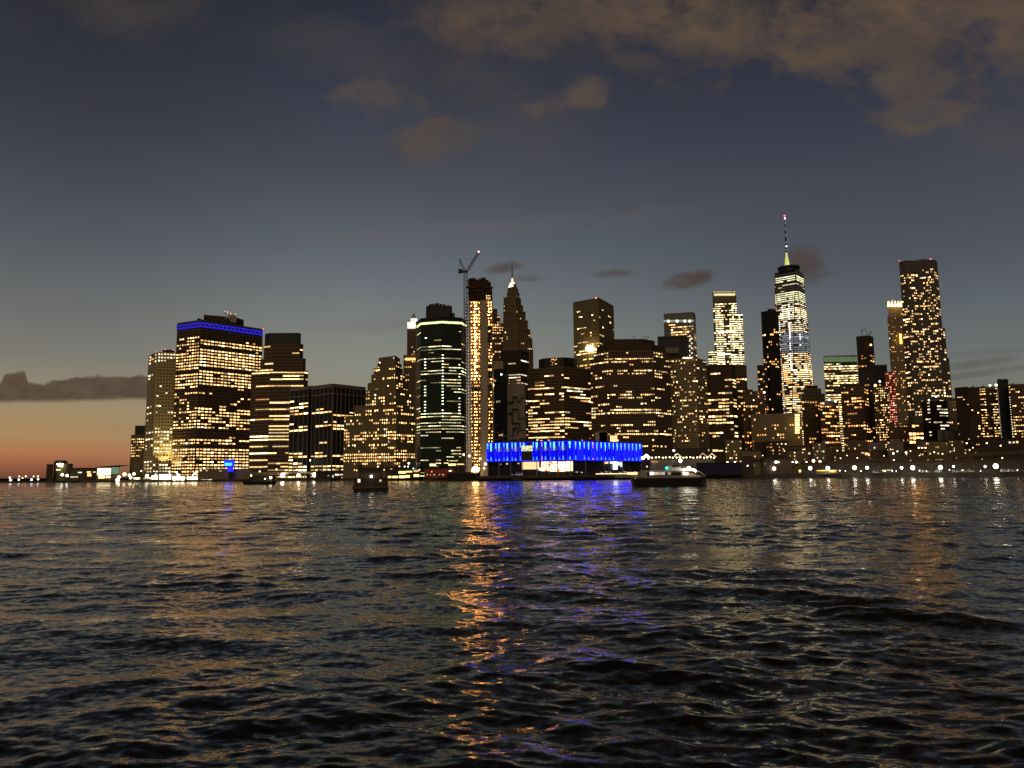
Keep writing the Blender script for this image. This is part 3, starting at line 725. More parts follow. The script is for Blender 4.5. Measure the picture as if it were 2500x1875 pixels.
r, _ = tower('office_block', 'brown block with two white roof lamps and orange windows, below the green rimmed glass block', 'building', [
    dict(f=[(2001, 860), (2046, 866)], t=981, r=0, nb=[8], d=36)], DARKB, BROWN,
    W(fp=8, wf=.75, hf=.42, prow=.6, pon=.6, poff=.2, q=.4, c=ORG, s=1.4, yv=1105), 39)
m = MB(); m.ball(at(2025, 976, 858), .95, (8, 9, 9)); m.ball(at(2040, 980, 858), .95, (8, 9, 9)); m.build('roof_lamp', LAMP, r)
r, _ = tower('unfinished_tower', 'dark unfinished tower with small cranes on its roof', 'construction tower', [
    dict(f=[(2090, 1205), (2120, 1195), (2131, 1210)], t=820, r=1, nb=[4, 2], d=30, w=dict(zones=[(810, 860, .1), (860, 1000, .8)]))], DARKB, DARKB,
    W(fp=6.5, wf=.6, hf=.5, prow=.4, pon=.5, poff=.12, q=.3, c=ORG, s=1.2, yv=960), 40)
m = MB(); m.ball(at(2126, 842, 1190), 1.7, (3.5, 2, .7)); m.build('work_light', LAMP, r)
m = MB()
for x0, y0, x1, y1 in ((2104, 820, 2104, 812), (2104, 812, 2110, 799), (2104, 812, 2102, 804), (2122, 820, 2122, 813), (2122, 813, 2129, 808), (2110, 799, 2118, 818), (2129, 808, 2122, 819)): m.bar(at(x0, y0, 1200), at(x1, y1, 1200), .45)
m.build('roof_crane', STEEL, r)
r, _ = tower('apartment_tower', 'broad brown apartment tower with uneven lit floors, below the unfinished tower', 'apartment tower', [
    dict(f=[(2052, 850), (2108, 842), (2119, 860)], t=946, r=1, nb=[9, 2], d=36), dict(f=[(2062, 856), (2100, 852)], t=940, b=947, r=0, k='top', d=16)], DARKB, BROWN,
    W(fp=7.6, wf=.7, hf=.42, prow=.5, pon=.5, poff=.12, q=.45, c=ORG, s=1.2, yv=1110), 41)
r, _ = tower('apartment_tower', 'black shadowed tower left of the red lit tower', 'apartment tower', [
    dict(f=[(2095, 905), (2134, 900)], t=908, r=0, nb=[6], d=40, w=dict(prow=.3, pon=.3)),
    dict(f=[(2118, 908), (2165, 906)], t=893, r=0, nb=[6], d=34, w=dict(zones=[(880, 925, .05)]))], BLACK, BLACK,
    W(fp=7.6, wf=.5, hf=.45, prow=.4, pon=.3, poff=.08, q=.3, c=ORG, s=1.2, yv=1060), 42)
r, _ = tower('apartment_tower', 'speckled tower dotted with many small warm windows, left of the red lit tower', 'apartment tower', [
    dict(f=[(2131, 805), (2168, 800)], t=946, r=0, nb=[9], d=36)], DARKB, BROWN,
    W(fp=6.0, wf=.5, hf=.45, prow=.9, pon=.5, poff=.3, q=.1, c=WARM, s=1.3, yv=1120), 43)
m = MB(); m.ball(at(2137, 941, 798), 1.4, (4, 2.4, .8)); m.build('roof_lamp', LAMP, r); m = MB(); m.ball(at(2148, 931, 802), .9, (8, 9, 9)); m.build('white_roof_lamp', LAMP, r)
r, _ = tower('scaffolded_tower', 'narrow tower washed in red and pink construction light', 'construction tower', [
    dict(f=[(2160, 838), (2184, 836)], t=910, r=0, nb=[5], d=30)], RED, RED,  # red light falling on this tower is put into its wall colour
    W(fp=5.6, wf=.6, hf=.5, prow=.9, pon=.6, poff=.5, q=.1, c=(1, .34, .22), s=.8, yv=1040), 44)
r, _ = tower('apartment_block', 'small brown block at the foot of the red lit tower', 'apartment block', [
    dict(f=[(2168, 782), (2216, 780)], t=1038, r=0, nb=[9], d=26)], BROWN, BROWN,
    W(fp=7, wf=.5, hf=.45, prow=.4, pon=.35, poff=.1, q=.1, c=ORG, s=1.2, yv=1115), 45)

# crown lit old tower
r, _ = tower('stone_tower', 'pale stone tower with a crown of bright orange lights, left of the rippled tall tower', 'stone tower', [
    dict(f=[(2166, 1400), (2214, 1396)], t=775, r=0, nb=[11], d=50),
    dict(f=[(2167, 1404), (2203, 1400)], t=748, b=776, r=0, nb=[8], d=40, w=dict(zones=[(0, 762, 0), (762, 772, 1.5)]))], OLIVE, TAN,
    W(fp=5.6, wf=.4, hf=.45, prow=.5, pon=.22, poff=.07, q=.1, c=ORG, s=1.2, yv=1010, bands=False, pier=.6), 46)
m = MB()
for k, px in enumerate((2168, 2176, 2184, 2192, 2199)):
    a = at(px, 742, 1396); m.cyl(a.x, 1394, at(px, 749, 1396).z, at(px, 736, 1396).z, 2.6, .9, 8, (4.5, 2.8, 1.1))
m.build('crown_light', LAMP, r)
m = MB(); a = at(2196, 840, 1392); b = at(2200, 815, 1392); m.box(a.x, b.x, 1390, 1391, a.z, b.z, (2.5, 1.4, .3)); m.build('tall_lit_window', PANE, r)
beacon(r, 2180, 733, 1396, (5, .4, .4), 1)

# rippled tall tower
AW = W(fp=6.55, wf=.62, hf=.55, prow=.62, pon=.36, poff=.14, q=.35, c=(1, .60, .24), s=1.25, band=.25, pier=.5, yv=1010)
zz = [(600, 656, .0), (656, 1010, 1.0)]
r, _ = tower('rippled_tower', 'tallest apartment tower on the right, dark rippled steel scattered with warm windows', 'apartment tower', [
    dict(f=[(2208, 960), (2224, 950), (2258, 954), (2296, 948), (2316, 965)], t=873, r=1, nb=[4, 8, 8, 3], d=44, w=dict(zones=zz)),
    dict(f=[(2204, 962), (2220, 953), (2256, 957), (2290, 951), (2306, 966)], t=800, b=874, r=1, nb=[4, 8, 8, 3], d=40, w=dict(zones=zz)),
    dict(f=[(2195, 964), (2212, 956), (2246, 960), (2277, 954), (2287, 966)], t=637, b=801, r=1, nb=[4, 8, 8, 3], d=36, w=dict(zones=zz)),
    dict(f=[(2233, 966), (2256, 962), (2285, 966)], t=633, b=638, r=1, k='top', d=30)], DARKB, GREY, AW, 47)
beacon(r, 2196, 637, 962, (4, .5, .5), .7); beacon(r, 2272, 632, 956, (4, .5, .8), .8)
r2, _ = tower('office_block', 'brightly glazed low block with big orange window panes, at the foot of the rippled tower', 'building', [
    dict(f=[(2216, 728), (2253, 732)], t=1035, r=0, nb=[4], d=26, w=dict(zones=[(1030, 1056, .5), (1056, 1066, 2), (1066, 1078, 1.2)]))], DARKB, DARKB,
    W(fp=10, wf=.78, hf=.6, prow=.9, pon=.7, poff=.3, q=.1, c=ORG, s=2.2, yv=1130), 48)
r, _ = tower('office_block', 'dark block with a few long lit floors, right below the rippled tower', 'office block', [
    dict(f=[(2250, 742), (2270, 736), (2312, 740)], t=980, r=1, nb=[3, 8], d=30, w=dict(pcol=[(.35, 1, 1.2), (0, .35, .1)]))], BLACK, BLACK,
    W(fp=8, wf=.9, hf=.36, prow=.5, pon=.9, poff=.2, q=.5, merge=2, c=WHT, s=1.2, yv=1120), 49)
m = MB(); m.ball(at(2285, 968, 734), .8, (8, 8, 8)); m.ball(at(2268, 977, 734), .7, (6, 6, 6)); m.build('roof_lamp', LAMP, r)
r, _ = tower('apartment_block', 'grey low block with a bright orange lamp on its roof corner', 'apartment block', [
    dict(f=[(2312, 770), (2370, 774)], t=981, r=0, nb=[10], d=30, w=dict(zones=[(975, 992, 0), (992, 1100, .8)])), dict(f=[(2318, 776), (2332, 776)], t=972, b=982, r=0, k='top', d=14)], BROWN, GREY,
    W(fp=8, wf=.4, hf=.45, prow=.4, pon=.2, poff=.06, q=.1, c=ORG, s=1.2, yv=1100), 50)
m = MB(); m.ball(at(2350, 979, 766), 1.5, (12, 8, 3.5)); m.build('roof_lamp', LAMP, r)
r, _ = tower('apartment_slab', 'long dark apartment slab with clustered lit balconies near the right edge', 'apartment block', [
    dict(f=[(2331, 700), (2363, 690)], t=949, r=0, nb=[7], d=24, w=dict(zones=[(940, 965, 0), (965, 1100, .1)])),
    dict(f=[(2362, 692), (2434, 684)], t=948, r=0, nb=[15], d=24, w=dict(pcol=[(.4, .62, 1.1), (.78, 1, .95), (0, .4, .12), (.62, .78, .3)]))], DARKB, DARKB,
    W(fp=6.4, wf=.7, hf=.36, prow=.6, pon=.75, poff=.3, q=.3, c=WARM, s=1.3, yv=1080), 51)
m = MB(); 
for k in range(24): m.ball(at(2438+k*.4, 962+k*5, 679), .35, (4, 4, 3.2), k=5, m=4)
m.build('stair_lights', PANE, r)
m = MB()
for x0, y0, x1, y1 in ((2366, 949, 2377, 941), (2377, 941, 2378, 948), (2390, 948, 2402, 941), (2402, 941, 2402, 948)): m.bar(at(x0, y0, 684), at(x1, y1, 684), .3)
m.build('roof_frame', BLACK, r)
m = MB(); m.ball(at(2417, 941, 682), .8, (8, 8, 5)); m.ball(at(2432, 940, 682), .9, (8, 8, 5)); m.build('roof_lamp', LAMP, r)
r, _ = tower('apartment_slab', 'black lift shaft tower between the two right hand apartment slabs', 'building', [
    dict(f=[(2434, 674), (2461, 672)], t=929, r=0, nb=[4], d=20, w=dict(zones=[(0, 2000, 0)])), dict(f=[(2437, 676), (2444, 676)], t=925, b=930, r=0, k='top', d=8), dict(f=[(2449, 676), (2457, 676)], t=925, b=930, r=0, k='top', d=8)], BLACK, BLACK, W(c=WARM, bands=False), 52)
r, _ = tower('apartment_slab', 'rightmost apartment slab with dotted lamp line, cut by the right edge of the view', 'apartment block', [
    dict(f=[(2461, 662), (2560, 652)], t=941, r=0, nb=[18], d=24)], DARKB, BROWN,
    W(fp=6.8, wf=.6, hf=.36, prow=.5, pon=.55, poff=.12, q=.4, c=WARM, s=1.3, yv=1100), 53)
m = MB()
for k in range(20): m.ball(at(2465+k*.5, 970+k*6, 650), .28, (3, 3, 2), k=5, m=4)
m.build('stair_lights', PANE, r)
m = MB()
for x0, y0, x1, y1 in ((2464, 941, 2474, 935), (2474, 935, 2475, 941), (2495, 941, 2506, 933)): m.bar(at(x0, y0, 652), at(x1, y1, 652), .3)
m.build('roof_frame', BLACK, r)
# ================================================================== the ground and the water's edge
shore = [(-1500, 2600), (-300, 1700), (0, 1420), (200, 1240), (440, 1130), (640, 1085), (900, 930), (1000, 850), (1150, 715), (1600, 690), (1800, 668), (2100, 600), (2500, 535), (3000, 470), (3600, 420)]
sp = [xy(px, D, 1160) for px, D in shore]
m = MB(); m.prism(sp + [(4200, 900), (5200, 7000), (-6500, 7000), (-6500, 3200)], -2, GZ)
m.build('ground', wall_mat('asphalt_paving', (0.06, 0.055, 0.05), .9, .4, .02), kind='structure')
m = MB()
for A, B in zip(sp[:-1], sp[1:]): m.slab(A, B, -.6, .5, -2.2, GZ+.25)
t = m.build('quay_wall', wall_mat('quay_stone', (.1, .09, .075), .9, .5, .3), kind='structure')
rnd = random.Random(9)
P = []
for i in range(60):
    x = -9000+i*170; P.append((x, 6400+200*math.sin(i)))
m = MB()
for i in range(59):
    m.prism([P[i], P[i+1], (P[i+1][0], P[i+1][1]+400), (P[i][0], P[i][1]+400)], -1, 22+9*math.sin(i*1.7)+6*math.sin(i*.61))
m.build('hills', wall_mat('far_shore_land', (.02, .018, .015), 1), kind='structure')

# lamps ------------------------------------------------------------
LWH, LWM, LYL, LBL = (1, .9, .72), (1, .74, .4), (1, .8, .42), (.75, .85, 1)
def lamp(px, py, D, r, c, s, label, group, base=GZ, arm=0, name='street_lamp'):
    p = at(px, py, D); t = thing(name, label, 'lamp', (p.x, D, base), group)
    m = MB(); m.cyl(p.x, D+.3, base, max(base+.3, p.z), .16, .09, 6); m.build('pole', BLACK, t)
    m = MB(); m.prism([(p.x-.5, D-.3), (p.x+.5, D-.3), (p.x+.5, D+.6), (p.x-.5, D+.6)], p.z+r*.9, p.z+r*.9+.25); m.build('lamp_hood', BLACK, t)
    m = MB(); m.ball(p, r, tuple(v*s for v in c), k=8, m=6); m.build('lamp_head', LAMP, t)
    return t
def lamps(lst, D, r, c, s, what, group, base=GZ):
    lst = sorted(lst); n = len(lst)
    for i, a in enumerate(lst):
        k = a[2] if len(a) > 2 else 1
        DD = D[0]+(D[1]-D[0])*i/max(1, n-1) if isinstance(D, tuple) else D
        o = ORD[i] if i < 20 else 'last'
        lamp(a[0], a[1], DD, r*k, c, s, '%s, %s from left' % (what, o), group, base)
lamps([(26, 1172, 1), (46, 1171, .8), (77, 1171, .9), (93, 1170, .8)], 1500, 1.9, LBL, 7, 'white harbour light on the far left shore', 'white lights on the far left shore')
lamps([(24, 1166, 1), (47, 1163, .7), (55, 1167, .7), (63, 1163, .9), (82, 1163, .7), (93, 1163, .8)], 1650, 1.8, LWM, 4, 'orange light on the far left shore', 'orange lights on the far left shore')
lamps([(152, 1159, 1), (164, 1161, 1)], 1225, 2.0, (.95, 1, .75), 9, 'greenish white lamp before the low domed fort', 'lamps before the fort')
lamps([(287, 1172, 1.5), (290, 1165, 1.2), (304, 1158, 1.3), (316, 1160, 1), (319, 1166, 1.1), (327, 1157, 1)], (1195, 1175), 1.9, LWM, 8, 'blazing warm lamp beside the ferry terminal', 'lamps beside the ferry terminal')
lamps([(345, 1150, .5), (359, 1162, 1.4), (380, 1160, 1), (407, 1158, .8), (414, 1157, .9), (431, 1153, .7), (434, 1158, .9), (476, 1156, .9)], (1165, 1120), 1.7, LWH, 8, 'white lamp above the lit heliport sheds', 'lamps above the heliport sheds')
lamps([(555, 1160, .9), (566, 1158, 1), (567, 1153, .6), (596, 1164, .8), (613, 1161, .9), (634, 1151, .7), (662, 1167, .9), (675, 1146, .7), (725, 1147, .7)], (1095, 1050), 1.3, LWM, 7, 'small warm quay lamp below the blue lit kiosk and its neighbours', 'quay lamps')
lamps([(690, 1160, 1.25), (729, 1160, 1), (768, 1159, 1.15)], (1058, 1015), 2.2, LWH, 15, 'bright white lamp under the elevated road before the dark box block', 'bright lamps under the left viaduct')
lamps([(826, 1160, .8), (830, 1159, .6), (864, 1155, .8), (887, 1155, .8)], (1000, 940), 1.4, (1, .7, .5), 6, 'small pinkish lamp on the quay by the dark ferry', 'pinkish quay lamps')
lamps([(988, 1139, .55), (998, 1131, .9), (996, 1139, .55), (1029, 1137, .9)], 838, 1.1, (.85, .85, 1), 7, 'lamp on a pole behind the docked excursion boat', 'lamps behind the docked boat')
lamp(1009, 1144, 836, .8, (.2, 1, .6), 4, 'small green lamp behind the docked excursion boat', None)
lamp(1161, 1147, 704, 3.2, (1, .72, .34), 16, 'blinding orange floodlight on the pier left of the blue pavilion', None, name='floodlight')
lamps([(1132, 1110, 1), (1146, 1113, 1.2), (1172, 1120, 1.1), (1185, 1133, 1.3), (1182, 1143, .9)], (716, 680), .85, LWM, 8, 'warm pier lamp between the dark green tower and the blue pavilion', 'pier lamps left of the pavilion')
lamps([(1645, 1100, 1), (1649, 1110, .4)], 676, .9, LWH, 9, 'white lamp on a mast behind the speeding ferry', 'lamps behind the ferry')
lamps([(1570, 1118, 1.2), (1577, 1113, 1.1), (1583, 1118, .9)], 680, 1.2, LWH, 9, 'bright white lamp at the right end of the blue pavilion', 'lamps right of the pavilion')
lamps([(1776, 1128, .55), (1794, 1128, .5), (1825, 1137, .45), (1894, 1128, 1), (1900, 1128, .6), (1890, 1144, 1.35), (1935, 1128, .5), (1944, 1128, .8), (1969, 1128, .5)], (672, 640), 1.0, LWH, 11, 'white quay lamp in front of the dark gabled sheds', 'quay lamps before the gabled sheds')
lamps([(1986, 1125, 1.1), (2002, 1127, .9)], 646, 1.1, (1, .7, .4), 9, 'warm lamp above the left end of the long viaduct', 'warm lamps above the viaduct')
lamps([(1978, 1143, 1.25), (2021, 1143, 1.3), (2086, 1142, 1.35), (2117, 1142, 1.05), (2201, 1142, .9), (2228, 1142, 1.4), (2296, 1141, 1.3), (2328, 1139, .6), (2405, 1139, .6), (2431, 1138, 1.5)], (612, 532), 1.05, LWH, 15, 'dazzling white lamp under the long viaduct on the right shore', 'lamps under the long viaduct')

# trees ------------------------------------------------------------
def make_tree(seed, h, label, loc, group, mat=LEAF):
    rnd = random.Random(seed); t = thing('broadleaf_tree', label, 'tree', loc, group)
    x, y, z = loc; m = MB(); m.cyl(x, y, z-.2, z+h*.55, h*.03, h*.012, 7)
    for k in range(6):
        a = rnd.random()*6.3; m.bar((x, y, z+h*(.3+.04*k)), (x+math.cos(a)*h*.25, y+math.sin(a)*h*.25, z+h*(.55+.05*k)), h*.008)
    m.build('trunk', BARK, t)
    m = MB(); blobs = [(rnd.gauss(0, h*.18), rnd.gauss(0, h*.18), h*rnd.uniform(.45, .9), h*rnd.uniform(.12, .22)) for _ in range(12)]
    for bx, by, bz, br in blobs:
        for k in range(34):
            v = Vector((rnd.gauss(0, 1), rnd.gauss(0, 1), rnd.gauss(0, .8))).normalized()*br*rnd.uniform(.6, 1.05)
            c = Vector((x+bx, y+by, z+bz))+v; s = h*rnd.uniform(.02, .045)
            u = Vector((rnd.gauss(0, 1), rnd.gauss(0, 1), rnd.gauss(0, 1))).normalized()*s; w_ = u.cross(Vector((rnd.gauss(0, 1), rnd.gauss(0, 1), rnd.gauss(0, 1)))).normalized()*s*.7
            m.face([c-u, c+w_, c+u, c-w_])
    m.build('crown', mat, t); return t
protoA = make_tree(1, 10, 'dark shoreline tree, leftmost of the row below the gold striped tower', at(333, 1160, 1180)[:2]+(GZ,) if False else (at(333, 1160, 1180).x, 1180, GZ), 'trees on the left shore')
protoB = make_tree(2, 9, 'dark tree, leftmost of those by the gabled sheds', (at(1830, 1140, 690).x, 690, GZ), 'trees on the right shore')
ns = [(347, 1), (360, 1.2), (374, 1.25), (388, 1.3), (401, 1.35), (414, 1.3), (428, 1.2), (444, 1.0), (463, .9), (481, .85), (545, .7), (600, .6)]
for i, (px, s) in enumerate(ns):
    t = copy_tree(protoA if i % 2 else protoA, (at(px, 1150, 1172).x, 1172-i*3, GZ), 'dark shoreline tree, %s of the row below the gold striped and blue banded towers' % (ORD[i+1]), rz=i*1.3)
    t.scale = (s*1.25, s*1.25, s)
ns = [(1856, .7), (1893, .9), (1932, .9), (1975, .8), (2063, .75), (2130, 1.0), (2145, 1.1), (2162, 1.1), (2180, 1.05), (2196, .9), (2240, .8), (2340, 1.1), (2366, 1.0), (2384, 1.1), (2446, .9), (2478, 1.0)]
for i, (px, s) in enumerate(ns):
    D = 700-i*6
    t = copy_tree(protoB, (at(px, 1150, D).x, D, GZ), 'dark tree on the right shore, %s from the left of its group' % ORD[i+1], rz=i*2.1)
    t.scale = (s*1.3, s*1.3, s*1.15)
for i, (px, D, s) in enumerate(((783, 985, .9), (797, 985, 1.1), (812, 985, 1.15), (826, 985, 1.05), (840, 960, .9), (905, 880, .9), (918, 876, .95))):
    t = copy_tree(protoB, (at(px, 1150, D).x, D, GZ), 'dark tree on the quay behind the small dark ferry, %s from the left' % ORD[i], rz=i*1.1)
    t['group'] = 'trees behind the small ferry'; t.scale = (1.3*s, 1.3*s, 1.5*s)
def rock_copy(): pass

# low buildings ----------------------------------------------------
def low(name, label, cat, x0, x1, t, D, depth=16, body=GREY, b=None, wins=(), roof=None, gable=False, s=1.0, lampm=False, group=None, D2=None, t2=None):
    """low building: wins = list of (x0,x1,y0,y1,colour)"""
    a, b_ = at(x0, t, D), at(x1, t, D2 or D)
    root = thing(name, label, cat, ((a.x+b_.x)/2, D, GZ), group)
    m = MB(); y1 = D2 or D; zt = max(a.z, GZ+1)
    poly = [(a.x, D), (b_.x, y1), (b_.x*(1+depth/y1)-.5, y1+depth), (a.x*(1+depth/D)+.5, D+depth)]
    m.prism(poly, GZ, zt); m.build('wall', body, root)
    m = MB()
    if gable:
        cx = (a.x+b_.x)/2; h = (b_.x-a.x)*.28
        n = len(m.v)
        m.v += [(a.x-.4, D-.5, zt), (b_.x+.4, D-.5, zt), (cx, D-.5, zt+h), (a.x-.4, D+depth, zt), (b_.x+.4, D+depth, zt), (cx, D+depth, zt+h)]
        m.f += [(0, 1, 2), (3, 5, 4), (0, 2, 5, 3), (1, 4, 5, 2), (0, 3, 4, 1)]; m.c += [None]*5
    else: m.prism([(poly[0][0]-.4, D-.6), (poly[1][0]+.4, y1-.6), poly[2], poly[3]], zt+.01, zt+.45)
    m.build('roof', roof or ROOFM, root)
    for (u0, u1, v0, v1, c) in wins:
        f = lambda px: D+(y1-D)*(px-x0)/(x1-x0)-.25
        p, q_ = at(u0, v1, f(u0)), at(u1, v0, f(u1))
        m = MB(); m.slab((p.x, p.y), (q_.x, q_.y), -.1, .05, p.z, q_.z, c); w_ = m.build('window', LAMP if lampm else PANE, root)
    return root
def mul(c, s): return tuple(v*s for v in c)
# fort with dome and the ferry terminals, far left
low('fort_wing', 'dark left wing of the round fort at the left edge', 'building', 114, 131, 1134, 1250, 20, DARKB)
r = thing('round_fort', 'low round fort with a dark lantern roof and bright lights inside, at the left edge', 'building', at(150, 1160, 1270)[:2].__class__ and (at(151, 1160, 1270).x, 1270, GZ))
p = at(151, 1160, 1270); zt = at(151, 1132, 1270).z
m = MB(); m.cyl(p.x, p.y+3, GZ, zt, 13.5, None, 24); m.build('wall', OLIVE, r)
m = MB(); m.cyl(p.x-3, p.y, zt+.02, at(151, 1129, 1270).z, 10.5, None, 20); m.cyl(p.x-3, p.y, at(151, 1129, 1270).z+.02, at(151, 1124, 1270).z, 9.5, 7.5, 20); m.build('roof', DARKB, r)
m = MB()
for k in range(7): m.ball(at(140+k*2.2, 1133+(k % 3)*2.4, 1255), 1.2+.5*(k % 2), (6, 6, 3.6), k=6, m=4)
m.build('terrace_lights', LAMP, r)
for u in (139, 145): m = MB(); q_ = at(u, 1147, 1255.5); m.box(q_.x-1, q_.x+1.2, 1255.2, 1255.8, q_.z-.9, q_.z+.9, (2.4, 2.2, 1.2)); m.build('window', PANE, r)
low('ferry_terminal', 'dark low terminal wing with a row of tiny windows beside the round fort', 'terminal', 172, 236, 1143, 1240, 30, DARKB, wins=[(190, 200, 1152, 1155, (1.2, 1.2, .8)), (212, 221, 1151, 1154, (2.4, 1.6, .8)), (213, 223, 1156, 1163, (2.6, 1.3, .4)), (227, 234, 1151, 1154, (1, .8, .4))] + [(172+k*5, 174.5+k*5, 1163, 1166, (1.6, 1.5, .9)) for k in range(4)])
r = low('ferry_terminal', 'ferry terminal with a blazing yellow white glass front and green glazed corner', 'terminal', 236, 292, 1140, 1225, 30, OLIVE, t2=1136, wins=[(237, 271, 1143, 1160, (3.2, 2.7, 1.4)), (240, 256, 1161, 1168, (3, 1.8, .8)), (258, 270, 1162, 1167, (2.4, 1.7, .9)), (272.5, 291, 1140.5, 1157, (.16, .26, .17))])
m = MB(); a, b = at(234, 1141, 1221), at(293, 1135.5, 1221)
m.v += [(a.x, 1220, a.z), (b.x, 1220, b.z-.8), (b.x, 1220, b.z), (a.x, 1220, a.z+.8), (a.x, 1250, a.z), (b.x, 1250, b.z-.8), (b.x, 1250, b.z), (a.x, 1250, a.z+.8)]
m.f += [(0, 1, 2, 3), (7, 6, 5, 4), (3, 2, 6, 7), (0, 4, 5, 1), (1, 5, 6, 2), (0, 3, 7, 4)]; m.c += [None]*6
m.build('sloping_canopy', BLACK, r)
# heliport sheds with glaring fronts
hel = [(325, 343, 1166, 1170, 4), (369, 386, 1161, 1170, 6), (387, 419, 1158, 1171, 6), (420, 452, 1163, 1172, 6), (455, 484, 1164, 1171, 6), (488, 519, 1162, 1171, 6), (519, 534, 1162, 1169, 2.2)]
for i, (a_, b_, y0, y1, s) in enumerate(hel):
    low('heliport_shed', ['small', 'short', 'tall', 'broad', 'narrow', 'long', 'dimmer'][i] + ' low quayside shed with a glaring open front, %s from the left of its row' % ORD[i], 'shed', a_, b_, y0-1.5, 1128-i*4, 10, GREY, lampm=True, group='lit sheds along the left quay',
        wins=[(a_+1+(b_-a_-2)*k/3+.4, a_+1+(b_-a_-2)*(k+1)/3-.4, y0, y1, mul((1, .84, .52), s*(.7+.5*((k+i) % 2)))) for k in range(3)])
low('pier_building', 'long dim podium block at the foot of the blue banded tower', 'building', 484, 612, 1146, 1070, 14, OLIVE, wins=[(488, 492, 1147, 1150, (2.4, 1.9, 1)), (503, 506, 1148, 1150, (1.5, 1.2, .7)), (535, 541, 1149, 1151, (.7, .4, .2))])
r = thing('video_kiosk', 'small blue glowing sign kiosk at the foot of the wide tower', 'kiosk', (at(560, 1150, 1062).x, 1062, GZ))
m = MB(); a, b = at(556, 1151, 1061), at(568, 1140, 1061); m.box(a.x, b.x, 1061, 1064, a.z, b.z, (.03, .05, 2.2)); m.build('lower_screen', LAMP, r)
m = MB(); a, b = at(547, 1138, 1060), at(569, 1123, 1060); m.box(a.x, b.x, 1060, 1064.5, a.z, b.z, (.02, .05, 2.4)); m.build('upper_screen', LAMP, r)
m = MB(); a, b = at(548.5, 1137, 1059.5), at(566, 1130, 1059.5); m.box(a.x, b.x, 1059.3, 1059.8, a.z, b.z, (.15, 1.2, 4)); m.build('bright_panel', PANE, r)
m = MB(); a, b = at(558, 1160, 1061), at(566, 1151, 1061); m.box(a.x, b.x, 1061.3, 1063.7, GZ, b.z); m.build('pedestal', BLACK, r)
# left viaduct
r = thing('elevated_road', 'elevated road with a pale lit edge beam, running behind the left quay', 'viaduct', (at(700, 1150, 1050).x, 1050, GZ))
A, B, C2 = at(600, 1156, 1105), at(800, 1149, 1020), at(850, 1148, 985)
m = MB(); m.slab(A[:2], B[:2], -14, 0, A.z-1.4, A.z); m.slab(B[:2], C2[:2], -14, 0, A.z-1.4, A.z); m.build('deck', GREY, r)
m = MB(); m.slab(A[:2], B[:2], 0.01, .5, A.z-.3, A.z+1.0); m.build('parapet', PALE, r)
for k in range(9):
    p = Vector(A).lerp(Vector(B), (k+.5)/9); m = MB(); m.cyl(p.x, p.y+6, GZ, A.z-1.45, .8, None, 10); m.build('pillar', GREY, r)
low('quay_shed', 'dim green walled store under the left elevated road', 'shed', 770, 800, 1153, 1000, 8, GREEN)
low('market_stall', 'small lit kiosk with coloured signs left of the dark ferry', 'kiosk', 798, 842, 1154, 965, 8, DARKB, wins=[(818, 828, 1157, 1161, (1.8, 1.5, 1.4)), (830, 839, 1157, 1160, (1.6, .8, .7)), (812, 814, 1160, 1166, (1, 1.6, .9)), (833, 840, 1165, 1167, (.5, .5, .5)), (800, 804, 1160, 1163, (.3, .35, .3))])
low('quay_shed', 'long dark transit shed behind the docked excursion boat', 'shed', 940, 1040, 1141, 870, 12, DARKB, wins=[(953, 957, 1137+7, 1139+7, (1.4, 1, .4)), (1012, 1016, 1144, 1146, (1, .8, .4))])
low('lobby_block', 'glass lobby glowing yellow at the foot of the dark green tower', 'building', 1046, 1137, 1122, 800, 12, BLACK, wins=[(1049, 1068, 1132, 1138, (2.2, 1.9, .8)), (1070, 1094, 1123, 1130, (2.0, 2, .9)), (1080, 1088, 1124, 1128, (4, 4, 2.4)), (1071, 1092, 1131, 1137, (2.6, 2.2, .9)), (1095, 1113, 1132, 1137, (2.4, 2, .8)), (1096, 1118, 1124, 1126, (1, .9, .4)), (1115, 1135, 1132, 1135, (1.6, 1.2, .4))])
low('podium_block', 'black boxy podium annex between the stepped tower and the lobby', 'building', 1019, 1045, 1092, 812, 12, BLACK)
low('quay_shed', 'dark red pier shed with a lit forecourt, left of the tall ship', 'shed', 1036, 1110, 1145, 760, 12, RED, wins=[(1053, 1055, 1150, 1153, (1.5, 1, .4)), (1096, 1102, 1148, 1151, (2.5, 2, 1.6))])
m_ = [(1043, .9), (1051, .7), (1060, 1), (1073, .8), (1082, 1.1), (1099, 1), (1109, .8)]
lamps([(x, 1159, k) for x, k in m_], 752, .35, LYL, 3, 'little bollard light before the red pier shed', 'bollard lights before the red shed')

# docked excursion boat
def boat_hull(m, x0, x1, y, z0, z1, beam, bow=.12, bowright=True):
    """hull plan with a pointed bow"""
    L = x1-x0; pts = []
    for s in np.linspace(0, 1, 12):
        w_ = beam/2*(min(1, (1-s)/bow)**.55 if s > 1-bow else (1 if s > .06 else .85))
        pts.append((s, w_))
    X_ = lambda s: x0+L*s if bowright else x1-L*s
    poly = [(X_(s), y-w_) for s, w_ in pts]+[(X_(s), y+w_) for s, w_ in pts[::-1]]
    cx = (x0+x1)/2
    low_ = [(cx+(a-cx)*.95, y+(b-y)*.72) for a, b in poly]
    m.prism(low_, z0, z1, poly)
r = thing('excursion_boat', 'docked two deck excursion boat with glowing yellow windows', 'boat', (at(990, 1165, 815).x, 815, 0))
x0, x1 = at(946, 1160, 810).x, at(1036, 1160, 810).x
m = MB(); boat_hull(m, x0, x1, 815, -.5, at(990, 1168, 810).z, 9); m.build('hull', BLACK, r)
m = MB(); zm = at(990, 1168, 810).z; z2 = at(990, 1157, 810).z; z3 = at(990, 1146, 810).z
